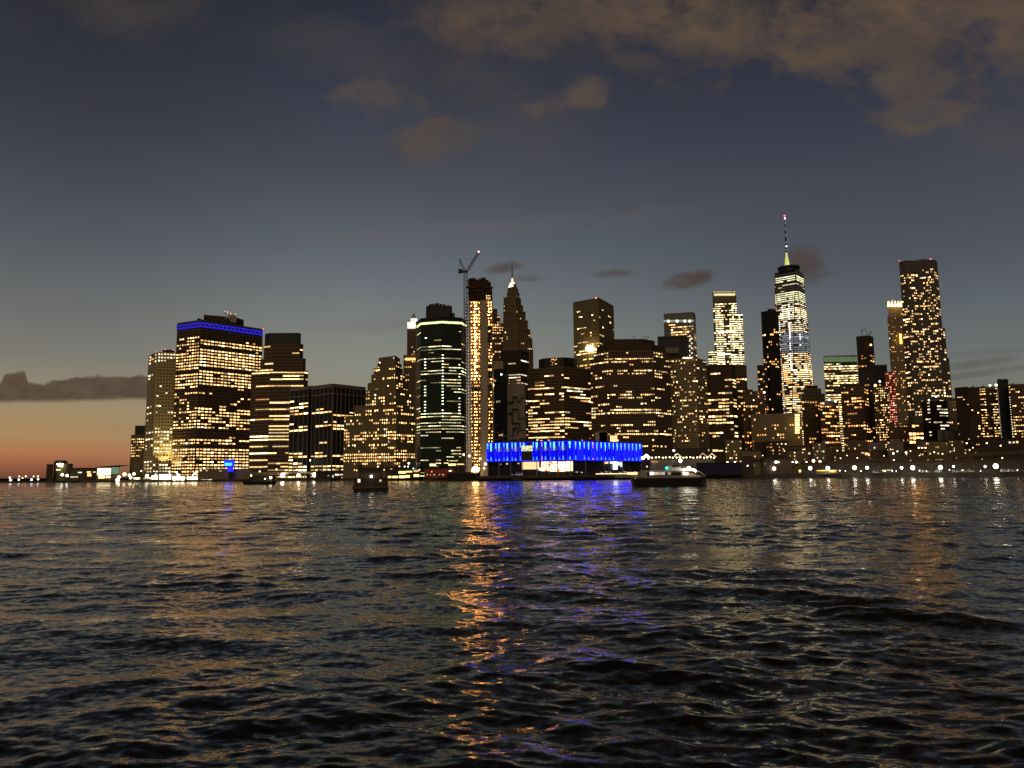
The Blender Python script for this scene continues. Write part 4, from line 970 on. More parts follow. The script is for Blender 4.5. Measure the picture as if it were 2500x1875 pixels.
m.box(x0+1, x1-5, 811.6, 818.4, zm+.01, z2-.6); m.box(at(972, 1155, 810).x, x1-7, 812.2, 817.8, z2+.01, z3); m.build('cabin', DARKB, r)
m = MB(); m.box(x0+.6, x1-4.5, 811, 819, z2-.55, z2-.02); m.box(at(970, 1155, 810).x, x1-6.5, 811.6, 818.4, z3+.02, z3+.4); m.build('deck_roof', BLACK, r)
for u0, u1, v0, v1, c in ((947, 955, 1162, 1167, (2.6, 1.7, .5)), (958, 971, 1162, 1167, (2.6, 1.8, .6)), (974, 989, 1161, 1167, (3, 2.1, .7)), (990, 1000, 1160, 1166, (2.8, 1.9, .6)), (1010, 1030, 1158, 1164, (3, 2, .7)), (973, 990, 1150.5, 1156, (2.3, 1.7, .6)), (991, 1006, 1149.5, 1153.5, (1.6, 1.2, .5)), (1010, 1024, 1147.5, 1152, (1.3, .55, .25)), (1025, 1031, 1147.5, 1155, (1, .5, .4))):
    p, q_ = at(u0, v1, 810.9), at(u1, v0, 810.9); m = MB(); m.box(p.x, q_.x, 811.3, 811.5, p.z, q_.z, c); m.build('window', LAMP, r)
m = MB(); p = at(1031, 1150, 810); m.cyl(p.x, 812, zm, at(1031, 1128, 810).z, .15, .1, 6); m.build('mast', WHITE, r)

# tall ship at the pier, masts and yards
r = thing('tall_ship', 'dark museum sailing ship with bare masts and yards, moored left of the blue pavilion', 'sailing ship', (at(1170, 1160, 668).x, 668, 0))
x0, x1 = at(1090, 1160, 668).x, at(1172, 1160, 668).x
m = MB(); boat_hull(m, x0, x1, 668, -.5, at(1150, 1159, 668).z+1.2, 8, .2, False); m.build('hull', BLACK, r)
m = MB(); boat_hull(m, x0+1.5, x1-1, 668, at(1150, 1159, 668).z+1.3, at(1150, 1155, 668).z+1.0, 7, .2, False); m.build('deckhouse', GREY, r)
for px, t_, rr in ((1118, 1105, .28), (1143, 1100, .3), (1161, 1112, .22)):
    p = at(px, 1155, 668); top = at(px, t_, 668).z; m = MB(); m.cyl(p.x, 668, 3, top, rr, rr*.4, 7); mm = m.build('mast', STEEL, r)
    m = MB()
    for k in (.5, .7, .88): z = 3+(top-3)*k; m.bar((p.x-6+k*3, 668, z), (p.x+6-k*3, 668, z), .13)
    m.build('yard', STEEL, mm, kind='stuff')
m = MB()
for a_, b_ in (((1118, 1105), (1100, 1155)), ((1118, 1105), (1143, 1150)), ((1143, 1100), (1125, 1152)), ((1143, 1100), (1161, 1150)), ((1161, 1112), (1172, 1152)), ((1118, 1105), (1094, 1150)), ((1100, 1112), (1148, 1140))):
    m.bar(at(*a_, 668), at(*b_, 668), .07)
m.build('rigging', STEEL, r)
r = thing('tall_ship', 'second sailing ship whose masts rise behind the left half of the blue pavilion', 'sailing ship', (at(1228, 1160, 694).x, 694, 0))
x0, x1 = at(1192, 1160, 694).x, at(1262, 1160, 694).x
m = MB(); boat_hull(m, x0, x1, 694, 1, 5.5, 9, .2, False); m.build('hull', BLACK, r)
for px, t_ in ((1206, 1040), (1229, 1050), (1249, 1025)):
    p = at(px, 1100, 694); top = at(px, t_, 694).z; m = MB(); m.cyl(p.x, 694, 5, top, .3, .14, 7); mm = m.build('mast', STEEL, r)
    m = MB()
    for k, w_ in ((.55, 8), (.72, 7), (.86, 5)):
        z = 5+(top-5)*k; m.bar((p.x-w_, 694, z-.4), (p.x+w_, 694, z+.4), .16)
    m.build('yard', STEEL, mm, kind='stuff')

# the blue pavilion on its pier ------------------------------------
m = MB(); a, b, c, d = xy(1165, 612), xy(1592, 628), xy(1592, 700), xy(1150, 720)
m.prism([a, (xy(1385, 590)[0], 596), b, c, d], 1.6, 3.75)
pr = thing('pier', 'wide dark timber pier carrying the blue pavilion', 'pier', (at(1385, 1160, 600).x, 600, 0))
m.build('deck', DARKB, pr)
m = MB()
for k in range(40):
    t_ = k/39; px = 1170+t_*418; D = 613-abs(0) + (0 if px > 1385 else 0); D = 611 - 12*min(1, (px-1165)/220) if px < 1385 else 599+28*(px-1385)/207
    p = xy(px, D+1.5); m.cyl(p[0], p[1], -2, 1.7, .45, None, 7)
m.build('pile', BLACK, pr, kind='stuff')
m = MB(); m.slab(a, (xy(1385, 590)[0], 596), .02, .3, 3.0, 3.9); m.slab((xy(1385, 590)[0], 596), b, .02, .3, 3.0, 3.9); m.build('fender_beam', BROWN, pr)
pav = thing('blue_pavilion', 'wide two storey pavilion glowing deep blue behind ribbed glass, on the pier', 'pavilion', (at(1385, 1120, 620).x, 620, 3.75))
front = [(1189, 640), (1289, 626), (1300, 625), (1385, 613), (1400, 613.5), (1567, 681)]
fp = [xy(px, D, 1100) for px, D in front]
zT = at(1385, 1076.5, 613).z; zB_ = at(1385, 1123, 613).z
bk = [(fp[-1][0]*1.06, fp[-1][1]+40), (fp[0][0]*1.06, fp[0][1]+50)]
m = MB(); m.prism([(x, y+2.5) for x, y in fp]+bk, zB_, zT-.3); m.build('inner_wall', BLACK, pav)
m = MB(); ins = [(x*.985+fp[2][0]*.015, y+7) for x, y in fp]; m.prism(ins+[(x*.97, y-6) for x, y in bk], 3.76, zB_-.02); m.build('ground_floor_wall', BLACK, pav)
m = MB(); m.prism([(x, y-.3) for x, y in fp]+bk, zT+.0, zT+.7); m.build('roof', BLACK, pav)
m = MB(); m.prism([(x, y+1.2) for x, y in fp]+bk, zB_-.8, zB_-.05); m.build('soffit', DARKB, pav)
rnd = random.Random(21)
BLU = (.018, .02, 8.0)
def pav_span(A, B, n, kind):
    L = math.hypot(B[0]-A[0], B[1]-A[1])
    for i in range(n):
        u = lambda t: (A[0]+(B[0]-A[0])*(i+t)/n, A[1]+(B[1]-A[1])*(i+t)/n)
        s = rnd.uniform(.22, .8); m = MB()
        m.slab(u(.03), u(.97), .0, .15, zB_+.25, zT-.35, mul(BLU, s)); g = m.build('glass_bay', LAMP, pav)
        m = MB(); m.slab(u(-.03), u(.03), -.1, .45, zB_+.1, zT-.1, (.03, .04, 2.2)); m.build('mullion', PANE, g)
        m = MB(); q = MB(); wide = .22 if kind == 'wide' else .3
        cs = [(.52, 1)] if kind == 'wide' else [(.4, 1)] + ([(.85, -1)] if rnd.random() < .6 else [])
        if kind == 'wide': cs.append((.12, .5)); cs.append((.3, -1)); cs.append((.74, -1)); cs.append((.9, -1))
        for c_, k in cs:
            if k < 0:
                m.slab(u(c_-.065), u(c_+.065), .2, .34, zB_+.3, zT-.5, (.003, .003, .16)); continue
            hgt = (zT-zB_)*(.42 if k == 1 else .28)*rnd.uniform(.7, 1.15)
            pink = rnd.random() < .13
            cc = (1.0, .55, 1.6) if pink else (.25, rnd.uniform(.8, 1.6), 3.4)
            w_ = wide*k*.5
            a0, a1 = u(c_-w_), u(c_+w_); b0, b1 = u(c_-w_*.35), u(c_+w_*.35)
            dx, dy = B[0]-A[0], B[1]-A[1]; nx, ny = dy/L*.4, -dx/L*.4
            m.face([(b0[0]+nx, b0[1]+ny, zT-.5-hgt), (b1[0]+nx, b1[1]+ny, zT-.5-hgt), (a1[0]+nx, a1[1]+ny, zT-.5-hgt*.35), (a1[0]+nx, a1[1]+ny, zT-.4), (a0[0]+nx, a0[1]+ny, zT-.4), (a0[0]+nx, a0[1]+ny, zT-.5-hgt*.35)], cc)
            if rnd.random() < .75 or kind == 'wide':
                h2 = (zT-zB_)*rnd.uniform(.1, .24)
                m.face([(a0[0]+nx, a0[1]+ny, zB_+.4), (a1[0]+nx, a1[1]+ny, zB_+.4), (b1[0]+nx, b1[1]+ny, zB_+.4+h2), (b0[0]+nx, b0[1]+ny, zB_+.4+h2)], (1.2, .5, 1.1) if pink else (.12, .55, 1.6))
        m.build('light_cone_strip', PANE, g)  # cones of light on the glass shaped as glowing faces, beside dim stripes
        if kind == 'wide' and rnd.random() < .8:
            m = MB(); z_ = zB_+(zT-zB_)*.52; m.slab(u(.2), u(.85), .2, .3, z_, z_+(zT-zB_)*.24, (.10, .12, .75) if i < 1 else (.22, .24, .7)); m.build('inner_window', PANE, g)
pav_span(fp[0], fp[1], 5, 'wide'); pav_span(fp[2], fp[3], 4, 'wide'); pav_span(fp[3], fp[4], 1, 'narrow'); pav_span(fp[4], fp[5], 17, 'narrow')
m = MB(); A, B = fp[1], fp[2]; z_ = zB_+(zT-zB_)*.5
A_ = (A[0]-5.2, A[1]); m.slab(A_, B, .3, .5, z_+.2, z_+(zT-zB_)*.3, (.9, .95, .42)); m.build('lobby_window', PANE, pav)
m = MB(); m.slab(A_, B, .25, .45, zB_+.2, z_); m.build('dark_bay', BLACK, pav)
m = MB()
for A, B in zip(fp[:-1], fp[1:]):
    m.slab(A, B, .1, .55, zB_-.05, zB_+.25, (.04, .04, 3)); m.slab(A, B, .1, .5, zT-.32, zT-.04, (.02, .02, 1.6))
m.build('edge_light', LAMP, pav)
def ongf(px, off=6.0):
    for (p0, D0), (p1, D1) in zip(front[:-1], front[1:]):
        if p0 <= px <= p1: return D0+(D1-D0)*(px-p0)/(p1-p0)+off
    return 640
shops = [(1275, 1316, 1126, 1146, (1.3, .85, .4)), (1322, 1340, 1127, 1150, (3.0, 1.7, .9)), (1342, 1360, 1126, 1151, (3.2, 2.0, 1.0)), (1362, 1380, 1127, 1151, (2.9, 1.8, 1.0)), (1382, 1398, 1125, 1150, (2.4, 1.8, .9)), (1316, 1321, 1143, 1149, (.9, 1.3, 2.6)), (1476, 1484, 1126, 1132, (1.5, .9, .5)), (1489, 1496, 1126, 1131, (2.2, 2.2, 2.2)), (1497, 1506, 1127, 1146, (3.4, 3.6, 3.8)), (1507, 1512, 1128, 1136, (1.6, 1.8, 1.8)), (1514, 1519, 1127, 1140, (.9, .9, .9)), (1236, 1240, 1131, 1134, (1, .9, .6)), (1264, 1268, 1130, 1133, (.7, .6, .4)), (1220, 1225, 1132, 1135, (.15, .15, .2))]
for u0, u1, v0, v1, c in shops:
    p, q_ = at(u0, v1, ongf(u0)), at(u1, v0, ongf(u1)); m = MB(); m.slab((p.x, p.y), (q_.x, q_.y), .1, .4, max(3.8, p.z), min(q_.z, zB_-.9), c); m.build('shop_window', LAMP, pav)
rnd = random.Random(8); m = MB()
for k in range(70):
    px = rnd.uniform(1320, 1398); py = rnd.uniform(1128, 1150); D_ = ongf(px, 5.3); p = at(px, py, D_); s = rnd.uniform(.25, .9)
    m.box(p.x-s, p.x+s, D_-.2, D_, p.z-s*.5, p.z+s*.5, rnd.choice([(1.2, .2, .1), (.1, .05, .03), (.1, .05, .03), (4, 3.4, 2.4), (.3, .9, .5), (1.6, .8, .3), (4, 3, 2), (.06, .03, .05)]))
m.build('shop_display', PANE, pav, kind='stuff')
for px in (1189.5, 1218, 1247, 1276, 1310, 1341, 1362, 1393, 1430, 1475, 1520, 1566):
    p = at(px, 1140, ongf(px, 1.6)); m = MB(); m.cyl(p.x, p.y, 3.76, zB_-.81, .28, None, 8); m.build('column', STEEL, pav)
m = MB()
for (x0, x1, t_) in ((1455, 1485, 1055), (1463, 1482, 1053)):
    p, q_ = at(x0, t_, 655), at(x1, t_, 655); m.box(p.x, q_.x, 655+(t_ % 2)*.5, 668, zT+.71, p.z)
m.build('rooftop_plant_room', PALE, pav)
m = MB()
for k in range(5): p = at(1487+k*3.6, 1078, 672); m.box(p.x-.35, p.x+.35, 660, 660.5, zT+.72, zT+6.5, (2.4, 1.5, .7))
m.build('rooftop_light_column', PANE, pav)
m = MB(); m.ball(at(1312, 1074, 640), .5, (5, 3, 1.5), k=6, m=4); m.ball(at(1441, 1071, 655), .55, (4, .4, .4), k=6, m=4); m.build('rooftop_lamp', LAMP, pav)
m = MB(); rnd = random.Random(3)
for k in range(26):
    px = rnd.uniform(1240, 1480); p = at(px, 1080, 650); w_ = rnd.uniform(1, 4); m.box(p.x-w_, p.x+w_, 650+k*.7, 654+k*.7, zT+.71, zT+.71+rnd.uniform(.8, 4.2))
m.build('rooftop_equipment', DARKB, pav, kind='stuff')
# parasol like lamps and people sized posts on the pier
for i, px in enumerate((1409, 1421, 1470, 1481, 1491, 1515, 1525.5, 1535, 1542, 1551)):
    D_ = ongf(px, -4); p = at(px, 1152, D_)
    t = thing('pier_lamp', 'small twin armed pier lamp before the pavilion, %s from the left' % ORD[i], 'lamp', (p.x, D_, 3.75), 'twin armed lamps on the pier')
    m = MB(); m.cyl(p.x, D_, 3.75, 7.2, .1, .08, 6); m.bar((p.x, D_, 7.2), (p.x-1.4, D_, 6.4), .07); m.build('pole', STEEL, t)
    m = MB(); m.ball((p.x, D_-.1, 6.3-.3*(i % 3)), .26, (4, 3, 1.6), k=6, m=4); m.ball((p.x-1.4, D_, 6.3), .2, (.8, .8, 2.4), k=6, m=4); m.build('lamp_head', LAMP, t)
# the lit gangway boat at the pier edge
r = thing('water_taxi', 'low water taxi landing with a strip of warm light along the pier edge', 'boat', (at(1530, 1155, 612).x, 612, 0))
m = MB(); p, q_ = at(1500, 1160, 614), at(1563, 1160, 622); m.slab((p.x, 616), (q_.x, 622), -.5, 3, 1.5, 3.9); m.build('hull', GREY, r)
m = MB(); p, q_ = at(1455, 1155, 607), at(1535, 1153, 611); m.slab((p.x, 609), (q_.x, 614), .1, .3, 4.5, 4.95, (3, 2, .9)); m.build('light_strip', LAMP, r)
m = MB(); p, q_ = at(1533, 1155, 607), at(1562, 1153, 611); m.slab((p.x, 612), (q_.x, 617), .1, .3, 4.0, 5.5, (2.4, 1.5, .6)); m.build('cabin_window', LAMP, r)
m = MB(); m.slab((p.x-.5, 613), (q_.x+.5, 618), -2, 0, 3.9, 6.0); m.build('cabin', WHITE, r)
r = thing('moored_launch', 'small white launch moored before the left half of the pavilion', 'boat', (at(1268, 1155, 605).x, 604, 0))
p, q_ = at(1249, 1160, 604), at(1281, 1160, 604)
m = MB(); boat_hull(m, p.x, q_.x, 604, .2, 4.0, 4); m.build('hull', DARKB, r); m = MB(); m.box(p.x+3, q_.x-2, 602.9, 605, 4.02, 6.2); m.build('cabin', STEEL, r)
m = MB()
for k in range(5): m.ball(at(1251+k*6, 1159, 601.5), .32, (.5, .45, .9), k=6, m=4)
m.build('fender', PANE, r)

# promenade with festoon lights right of the pavilion ---------------
low('arcade_roof', 'long low market hall with a string of festoon lights along its roof, behind the ferry', 'market hall', 1588, 1745, 1122, 684, 12, GREY, wins=[(1590, 1606, 1125, 1130, (.5, .22, .08))])
lamps([(1592+k*8.4+(k % 2), 1117.5-(k % 3)*.6, .9) for k in range(19)], 679, .75, LYL, 5, 'festoon lamp along the market hall roof', 'festoon lamps on the market hall', base=7)
for i, (px, py) in enumerate(((1578, 1112), (1654, 1111), (1716, 1110), (1738, 1111))):
    p = at(px, py, 678); t = thing('lit_gable', ['white', 'rounded', 'reddish', 'small bright'][i]+' fairy lit gable above the market hall, %s from the left' % ORD[i], 'roof ornament', (p.x, 678, 7), 'fairy lit gables')
    m = MB(); w_ = 3.6; q_ = [(p.x-w_, p.z-1.9), (p.x, p.z+1.3), (p.x+w_, p.z-1.9)]
    for a_, b_ in zip(q_[:-1], q_[1:]): m.bar((a_[0], 678, a_[1]), (b_[0], 678, b_[1]), .16)
    m.bar((p.x, 678, 7), (p.x, 678, p.z+1.3), .12); m.build('frame', BLACK, t)
    m = MB()
    for a_, b_ in zip(q_[:-1], q_[1:]):
        for k in range(5): f_ = (k+.5)/5; m.ball((a_[0]+(b_[0]-a_[0])*f_, 677.8, a_[1]+(b_[1]-a_[1])*f_), .36, [(3, 2.8, 2.2), (2.2, 1.7, .9), (1.8, .7, .5), (2.6, 1.8, 1)][i], k=5, m=4)
    m.build('bulbs', LAMP, t)
low('dark_pier', 'long bluish dark pier building right of the speeding ferry', 'pier', 1700, 1812, 1131, 655, 20, wall_mat('blue_dark', (.035, .03, .07), .9))
low('office_block', 'black low block under the dark mid height office block', 'building', 1560, 1760, 1096, 716, 20, DARKB, wins=[(1740, 1752, 1098, 1102, (2.4, 1.8, .6)), (1754, 1765, 1099, 1102, (2, 1.5, .5)), (1729, 1731, 1089+8, 1093+8, (1, .9, .5)), (1592, 1597, 1092+6, 1096+4, (2, 1.1, .4))])
low('quay_shed', 'dark square warehouse with a pale parapet, left of the gabled sheds', 'warehouse', 1812, 1838, 1114, 664, 16, DARKB, roof=GREY)
for i, (a_, b_, t_) in enumerate(((1836, 1862, 1128), (1862, 1896, 1124), (1896, 1934, 1122))):
    low('gabled_shed', ['smallest', 'middle', 'largest'][i]+' dark gabled shed on the quay, between the dark pier and the viaduct', 'shed', a_, b_, t_, 668-i*6, 16, [OLIVE, DARKB, BROWN][i], gable=True, group='gabled sheds', wins=[(a_+4, a_+8, t_+6, t_+11, (.12, .1, .06))])
low('old_market', 'long old market building with a pale arched gable, behind the gabled sheds', 'building', 1842, 1905, 1078, 735, 20, DARKB, roof=PALE, wins=[(1889, 1891, 1084, 1090, (.8, .6, .3))])
r = low('row_house', 'dark brick row with small blue and orange windows, behind the quay lamps', 'building', 1905, 2030, 1090, 712, 20, BROWN, wins=[(1933, 1936, 1110, 1115, (.08, .06, 1.2)), (1958, 1962, 1109, 1114, (.08, .06, 1.6)), (1950, 1954, 1117, 1121, (.08, .06, 1.0)), (1934, 1936, 1118, 1121, (.05, .04, .8)), (1968, 1971, 1105, 1109, (1.8, 1, .5)), (1974, 1978, 1105, 1109, (1.8, 1, .5)), (1994, 1997, 1105, 1110, (1.8, 1.2, .6)), (2000, 2004, 1105, 1110, (1.8, 1.2, .6)), (2001, 2003, 1114, 1118, (1.6, .9, .4)), (1959, 1966, 1096, 1100, (2.4, 1.7, .7)), (1911, 1914, 1095, 1098, (.9, .7, .4))])
low('terrace_building', 'low building with two bright rows of orange lanterns, below the rippled tower', 'restaurant', 2235, 2310, 1078, 700, 16, DARKB)
for rr, (y_, a_, n_) in enumerate(((1083, 2264, 5), (1094, 2243, 8))):
    lamps([(a_+k*8.2, y_, 1) for k in range(n_)], 696-rr*6, .8, (1, .62, .34), 7, ['upper', 'lower'][rr]+' row orange lantern on the terrace building', ['upper', 'lower']
[rr]+' lanterns of the terrace building', base=8)
low('warehouse', 'pale grey windowless warehouse block under the grey low flats', 'warehouse', 2306, 2372, 1052, 720, 16, GREY)
low('warehouse', 'smaller grey windowless store left of the pale warehouse', 'warehouse', 2288, 2318, 1049, 728, 12, GREY)
low('row_house', 'dark brick buildings along the road behind the long viaduct', 'building', 2040, 2240, 1103, 702, 14, BROWN, wins=[(2112, 2118, 1105, 1111, (1.5, .9, .4)), (2119, 2123, 1106, 1113, (1.8, 1, .4)), (2103, 2110, 1085+19, 1088+19, (1.3, .8, .35))])
low('row_house', 'dim brick terrace at the right edge with a few lit windows', 'building', 2395, 2560, 1072, 640, 14, DARKB, D2=628, wins=[(2463, 2468, 1078, 1083, (1, 1, .7)), (2473, 2477, 1078, 1082, (1.6, 1.2, .6)), (2481, 2486, 1077, 1082, (1.8, 1.2, .6))])
lamps([(2408, 1082, 1.2), (2412, 1082.5, 1.3), (2417, 1083, 1.1)], 640, 1.0, (1, .95, .6), 8, 'cluster lamp on a tall post near the right edge', 'clustered lamps near the right edge')
lamps([(2181, 1107, .9), (2212, 1105, .9), (2191, 1102, .55), (2281, 1104, .5), (2360, 1082, .6), (2398, 1122, .6), (2223, 1125, .6), (2182, 1123, .5), (2443, 1088, .6)], (640, 580), .8, LWM, 8, 'street lamp on the roads behind the long viaduct', 'street lamps behind the viaduct', base=9)

rnd = random.Random(40)
hx = 1770
kk_ = 0
while hx < 2480:
    wd = rnd.uniform(26, 58); D = rnd.uniform(705, 735) if hx < 2150 else rnd.uniform(655, 690); t_ = rnd.uniform(1072, 1104)
    nf_ = int((1132-t_)/8)
    ws = []
    for j in range(nf_):
        for i in range(int(wd/5)):
            if rnd.random() < .2:
                u = hx+2+i*5; v = t_+4+j*8; c_ = rnd.choice([(1.6, .8, .3), (1.2, .6, .2), (2.2, 1.4, .6), (.6, .35, .12), (2.4, 2, 1.3)]); ws.append((u, u+rnd.uniform(1.6, 2.8), v, v+rnd.uniform(2, 3.4), c_))
    kk_ += 1
    low('row_house', '%s brick building of the uneven low row behind the right shore, counted from the left' % (ORD[kk_-1]), 'building', hx, hx+wd, t_, D, 12, rnd.choice([BROWN, DARKB, GREY, OLIVE]), wins=ws[:24], group='low buildings behind the right shore')
    hx += wd*rnd.uniform(.85, 1.25)
lamps([(x, y, k) for x, y, k in [(1862, 1112, .5), (1915, 1101, .5), (2052, 1119, .6), (2068, 1112, .5), (2093, 1118, .6), (2124, 1121, .7), (2158, 1113, .5), (2245, 1112, .5), (2262, 1119, .5), (2301, 1108, .6), (2330, 1100, .5), (2352, 1112, .6), (2375, 1093, .5), (2425, 1106, .5), (2447, 1118, .6), (2490, 1101, .6)]], (690, 610), .75, LWM, 6, 'small warm street lamp among the low brick buildings', 'street lamps among the low buildings', base=6)
lamps([(x, y, k) for x, y, k in [(2050, 1149, .6), (2064, 1150, .5), (2102, 1150, .5), (2160, 1150, .5), (2178, 1149, .6), (2188, 1150, .4), (2245, 1149, .6), (2262, 1150, .4), (2318, 1147, .5), (2350, 1148, .5), (2394, 1150, .4), (2462, 1149, .5), (2484, 1148, .5)]], (596, 530), .7, LWH, 6, 'faint wall light between the big lamps under the long viaduct', 'faint wall lights under the long viaduct')
# the long viaduct on the right shore --------------------------------
r = thing('elevated_road', 'long dark elevated road on pillars along the right shore', 'viaduct', (at(2200, 1150, 590).x, 590, GZ))
A, B = at(1955, 1134, 632), at(2700, 1126, 515); zd = 11.5
m = MB(); m.slab(A[:2], B[:2], -16, 0, zd-1.8, zd); m.build('deck', BROWN, r)
m = MB(); m.slab(A[:2], B[:2], .02, .4, zd-.8, zd+1.1); m.build('parapet', DARKB, r)
m = MB(); m.slab(A[:2], B[:2], -15.5, -15.0, GZ, zd-1.85); m.build('back_wall', PALE, r)
for k in range(22):
    p = Vector(A).lerp(Vector(B), (k+.5)/22); q_ = Vector(A).lerp(Vector(B), (k+.56)/22)
    m = MB(); m.slab(p[:2], q_[:2], -2.5, -1.0, GZ, zd-1.85); m.build('pillar', GREY, r)
A2, B2 = at(1990, 1118, 668), at(2700, 1100, 560)
r = thing('ramp_road', 'upper ramp road sloping up to the right behind the long viaduct', 'viaduct', (A2.x, A2.y, GZ))
m = MB(); n = 0; zA, zB2 = 13.5, 21.5
nx, ny = 0, 12
m.v += [(A2.x, A2.y, zA), (B2.x, B2.y, zB2), (B2.x, B2.y+12, zB2), (A2.x, A2.y+12, zA), (A2.x, A2.y, zA-2.6), (B2.x, B2.y, zB2-2.6), (B2.x, B2.y+12, zB2-2.6), (A2.x, A2.y+12, zA-2.6)]
m.f += [(0, 1, 2, 3), (4, 7, 6, 5), (4, 5, 1, 0), (5, 6, 2, 1), (6, 7, 3, 2), (7, 4, 0, 3)]; m.c += [None]*6
m.build('deck', BROWN, r)
for k in range(14):
    p = Vector((A2.x, A2.y, zA)).lerp(Vector((B2.x, B2.y, zB2)), (k+.5)/14); m = MB(); m.cyl(p.x, p.y+6, GZ, p.z-2.7, 1.1, None, 8); m.build('pillar', GREY, r)
# parked and passing vehicles under the viaduct
def make_car(label, loc, group, c=GREY):
    x, y, z = loc; t = thing('parked_van', label, 'van', loc, group)
    m = MB(); m.prism([(x-2.3, y-.95), (x+2.3, y-.95), (x+2.3, y+.95), (x-2.3, y+.95)], z+.45, z+1.2); m.prism([(x-2.2, y-.9), (x+1.3, y-.9), (x+1.3, y+.9), (x-2.2, y+.9)], z+1.21, z+2.2, [(x-2.1, y-.75), (x+.7, y-.75), (x+.7, y+.75), (x-2.1, y+.75)]); m.build('body', c, t)
    for dx in (-1.45, 1.5):
        for dy in (-.9, .9):
            m = MB(); pts = [(x+dx+.42*math.cos(k*.6), z+.42+.42*math.sin(k*.6)) for k in range(10)]
            n = len(m.v); m.v += [(a_, y+dy-.12, b_) for a_, b_ in pts]+[(a_, y+dy+.12, b_) for a_, b_ in pts]
            m.f += [tuple(range(10)), tuple(range(19, 9, -1))]+[(k, (k+1) % 10+0, 10+(k+1) % 10, 10+k) for k in range(10)]; m.c += [None]*12
            m.build('wheel', BLACK, t)
    m = MB(); m.box(x-1.9, x+.9, y-.93, y-.90, z+1.35, z+1.95); m.build('window', GLASS, t)
    return t
p = at(2262, 1150, 565)
car0 = make_car('pale van parked under the long viaduct, first from the left', (p.x, 566, GZ), 'vans under the viaduct', WHITE)
for i, (px, D) in enumerate(((2290, 560), (2335, 553), (2352, 551), (2368, 549), (2452, 537), (2470, 535), (2140, 590))):
    copy_tree(car0, (at(px, 1150, D).x, D, GZ), ['pale van parked left of the pink lamp', 'pale van parked right of the pink lamp', 'second pale van right of the pink lamp', 'third pale van right of the pink lamp', 'pale van right of the brightest viaduct lamp', 'rearmost pale van at the right edge', 'pale van alone at the left part of the viaduct'][i])
low('viaduct_store', 'lit yellow shop front under the left end of the long viaduct', 'shop', 1992, 2046, 1146, 606, 5, OLIVE, wins=[(1994, 2018, 1148, 1150, (2.2, 1.2, .25)), (2020, 2043, 1147.5, 1149, (2.4, 1.6, .5)), (2024, 2040, 1150, 1153, (2.4, 1.4, .4))])
low('viaduct_store', 'small yellow ticket booth by the quay, left of the long viaduct', 'kiosk', 1949, 1957, 1145, 612, 3, OLIVE, wins=[(1951, 1955, 1147, 1153, (2.4, 1.8, .5))])
low('viaduct_store', 'greenish lit stall under the long viaduct below the red lit tower', 'shop', 2152, 2176, 1146, 588, 4, OLIVE, wins=[(2154, 2163, 1147, 1151, (.9, 1, .35)), (2166, 2174, 1146.5, 1149, (.7, .7, .4))])

# ---------------- foreground boats ----------------
def hullbox(px0, px1, wl, D): return at(px0, wl, D).x, at(px1, wl, D).x
Df = 222
fe = thing('catamaran_ferry', 'speeding white topped ferry with dark hull and a green side light, heading right', 'ferry', (at(1640, 1187, Df).x, Df, 0))
x0, x1 = at(1547, 1180, Df).x, at(1733, 1180, Df).x; zd = at(1640, 1164, Df).z
m = MB(); boat_hull(m, x0, x1, Df+3.5, -.6, zd, 7.4, .10); m.build('hull', BLACK, fe)
m = MB(); m.slab((x0+1, Df-.2), (x1-2.6, Df-.2), 0, .12, zd-.35, zd-.05); m.build('rubbing_strake', STEEL, fe)
# lower cabin
zc = at(1640, 1150, Df).z; xa, xb = at(1563, 1160, Df).x, at(1727, 1160, Df).x
m = MB(); m.prism([(xa, Df+.5), (xb-2.5, Df+.5), (xb, Df+3.5), (xb-2.5, Df+6.5), (xa, Df+6.5)], zd+.01, zc, [(xa+.4, Df+.7), (xb-6.5, Df+.7), (xb-5.2, Df+3.5), (xb-6.5, Df+6.3), (xa+.4, Df+6.3)]); m.build('main_cabin', PALE, fe)
m = MB(); xw0, xw1 = at(1580, 1160, Df).x, at(1664, 1160, Df).x; zw0, zw1 = at(1600, 1161, Df).z, at(1600, 1153, Df).z
m.box(xw0, xw1, Df+.38, Df+.5, zw0, zw1); m.build('window_band', GLASS, fe)
for u0, u1, c in ((1587, 1596, (2.6, 2.6, 2.2)), (1597, 1607, (.7, .55, .35)), (1608, 1615, (.5, .35, .28)), (1616, 1623.5, (.6, .42, .5)), (1630, 1638, (.3, .24, .16)), (1668, 1680, (2.6, 2.3, 1.6))):
    p, q_ = at(u0, 1159.5, Df+.3), at(u1, 1152.5, Df+.3); m = MB(); m.box(p.x, q_.x, Df+.28, Df+.36, p.z, q_.z, c); m.build('window', LAMP, fe)
